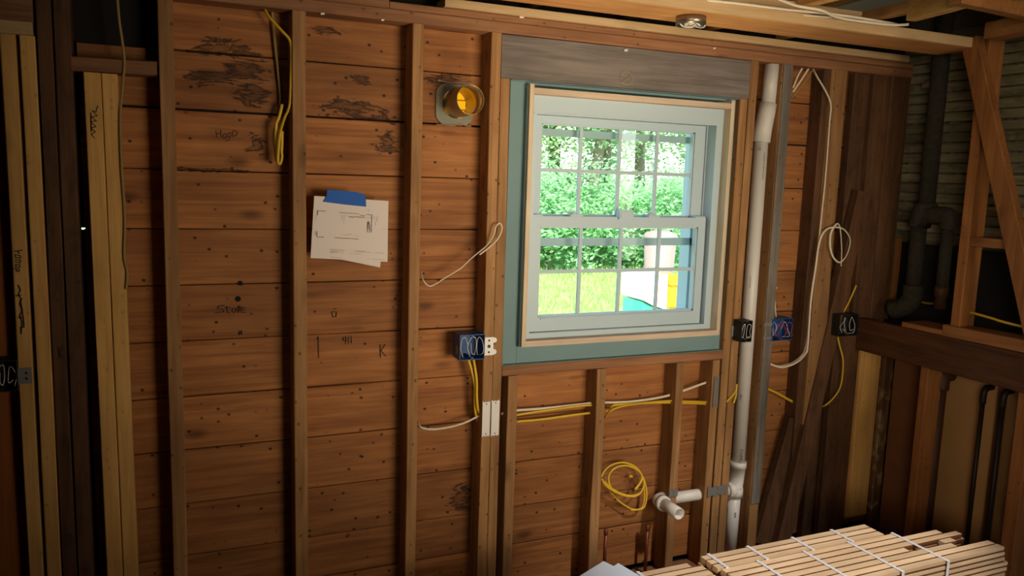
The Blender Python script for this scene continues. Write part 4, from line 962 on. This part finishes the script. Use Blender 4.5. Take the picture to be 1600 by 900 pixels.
def tree(label, px, dist, r, h, crown_z, crown_r, seed, n=16000, name='tree', cat='tree'):
    b = PY(px, 330, dist); base = Vector((b.x, dist, gz(b.x, dist)-.1)); rg = random.Random(seed)
    e = empty(name, tuple(base), label, cat, 'trees behind the lawn')
    top = base+Vector((rg.uniform(-.3, .3), 0, h))
    pts = [base.lerp(top, i/6)+Vector((rg.uniform(-.06, .06), 0, 0)) for i in range(7)]
    m = MB().tube(smooth_path(pts, 3), r, 12, rad=[r*(1-.5*i/18) for i in range(19)])
    for k in range(5):
        s0 = base.lerp(top, .45+.1*k); m.tube([s0, s0+Vector((rg.uniform(-1.4, 1.4), rg.uniform(-.8, .8), rg.uniform(.5, 1.2)))], r*.3, 6)
    m.build('trunk', M['bark'], e)
    foliage('crown', base+Vector((0, 0, crown_z)), crown_r, n, M['leaf'], e, .085, seed)
tree('tree beyond the left edge of the window view', 790, 16, .2, 6.5, 5.2, (2.6, 1.8, 2.4), 6, n=9000)
tree('broad tree at the left of the window view', 868, 17, .22, 6.5, 5.2, (2.6, 1.8, 2.6), 1)
tree('tree with bare lower trunk left of the window centre', 925, 15, .17, 6.5, 5.2, (2.3, 1.6, 1.9), 2)
tree('slender pale tree behind the window centre', 947, 16, .13, 6.5, 5.4, (2.2, 1.6, 1.9), 3)
tree('leafy tree right of the window centre', 1000, 19, .20, 7, 5.4, (3.0, 1.8, 2.6), 4)
tree('tree at the far right of the window view', 1095, 20, .22, 7, 5.0, (2.2, 1.8, 2.4), 5)
for i, (px, d, r, lb) in enumerate(((800, 14.2, 1.6, 'shrub beyond the left edge of the window view'), (858, 13.5, 1.5, 'shrub at the left end of the hedge outside'), (905, 16.5, 1.5, 'second shrub from the left in the hedge outside'), (975, 13.8, 1.4, 'bushy shrub behind the middle of the window'), (1030, 13.5, 1.5, 'bushy shrub above the pink bin outside'), (1085, 15, 1.6, 'shrub at the right end of the hedge outside'))):
    b = PY(px, 330, d); base = (b.x, d, gz(b.x, d)-.05)
    e = empty('shrub', base, lb, 'shrub', 'shrubs behind the lawn')
    for q in range(4):
        a = q*1.6; MB().tube([base, (base[0]+.3*math.cos(a), d+.3*math.sin(a), base[2]+1.0)], .03, 6).build('stem', M['bark'], e)
    foliage('leaves', (base[0], d, base[2]+r*.75), (r, r*.7, r*.75), 9000, M['leaf2'], e, .060, 40+i)
# toys and bin
def rbox(m, a, b, ch=.03):
    a, b = Vector(a), Vector(b); c = (a+b)/2
    m.beam((c.x, c.y, a.z), (c.x, c.y, b.z), (1, 0, 0), (0, 1, 0), (b.x-a.x)/2, (b.y-a.y)/2, ch, 1)
    return m
ty = 5.2
q = PY(1042, 488, ty); s_ = (PY(1060, 450, ty)-PY(1000, 450, ty)).length/60
def TX(px): return PY(px, 455, ty).x
def TZz(py): return PY(1030, py, ty).z
toy = empty('toy_playset', (TX(1030), ty, gz(TX(1030), ty)), 'yellow, cream and green plastic play toy on the lawn', 'toy')
gbot = gz(TX(1030), ty)+.0
m = rbox(MB(), (TX(1024), ty-.3, gbot), (TX(1064), ty+.25, TZz(437)), .03); m.build('yellow_bin', M['toy_y'], toy)
rbox(MB(), (TX(1023), ty-.33, TZz(440)), (TX(1066), ty+.28, TZz(432)), .02).build('yellow_rim', M['toy_y'], toy)
rbox(MB(), (TX(1023), ty-.34, TZz(472)), (TX(1065), ty-.30, TZz(466)), .008).build('yellow_ledge', M['toy_y'], toy)
pts = [(TX(985), TZz(425)), (TX(1021), TZz(424)), (TX(1022), TZz(478)), (TX(1000), TZz(470)), (TX(986), TZz(462))]
MB().prism([(x_, ty-.28, z_) for x_, z_ in pts], (0, .5, 0)).build('cream_hood', M['toy_w'], toy)
pts = [(TX(1022), TZz(424)), (TX(1040), TZz(426)), (TX(1053), TZz(433)), (TX(1022), TZz(434))]
MB().prism([(x_, ty-.26, z_) for x_, z_ in pts], (0, .45, 0)).build('yellow_lid', M['toy_y'], toy)
pts = [(TX(987), gbot), (TX(1021), gbot), (TX(1021), TZz(479)), (TX(1000), TZz(472)), (TX(987), TZz(465))]
MB().prism([(x_, ty-.24, z_) for x_, z_ in pts], (0, .42, 0)).build('green_base', M['toy_g'], toy)
by = 8.5
bx = PY(1031, 390, by).x; z1_ = PY(1031, 372, by).z; z0_ = gz(bx, by); rw = (PY(1052, 390, by).x-PY(1010, 390, by).x)/2
bn = empty('garden_bin', (bx, by, z0_), 'pinkish garden bin with a rounded lid standing on the lawn', 'bin')
MB().tube([(bx, by, z0_), (bx, by, z1_)], rw, 20, rad=[rw*.78, rw]).build('bin_body', M['bin'], bn)
zt_ = PY(1031, 360, by).z
MB().tube([(bx, by, z1_), (bx, by, z1_+.02), (bx, by, (z1_+zt_)/2+.02), (bx, by, zt_)], rw, 20, rad=[rw*1.1, rw*1.12, rw*.95, rw*.45]).build('lid', M['bin'], bn)
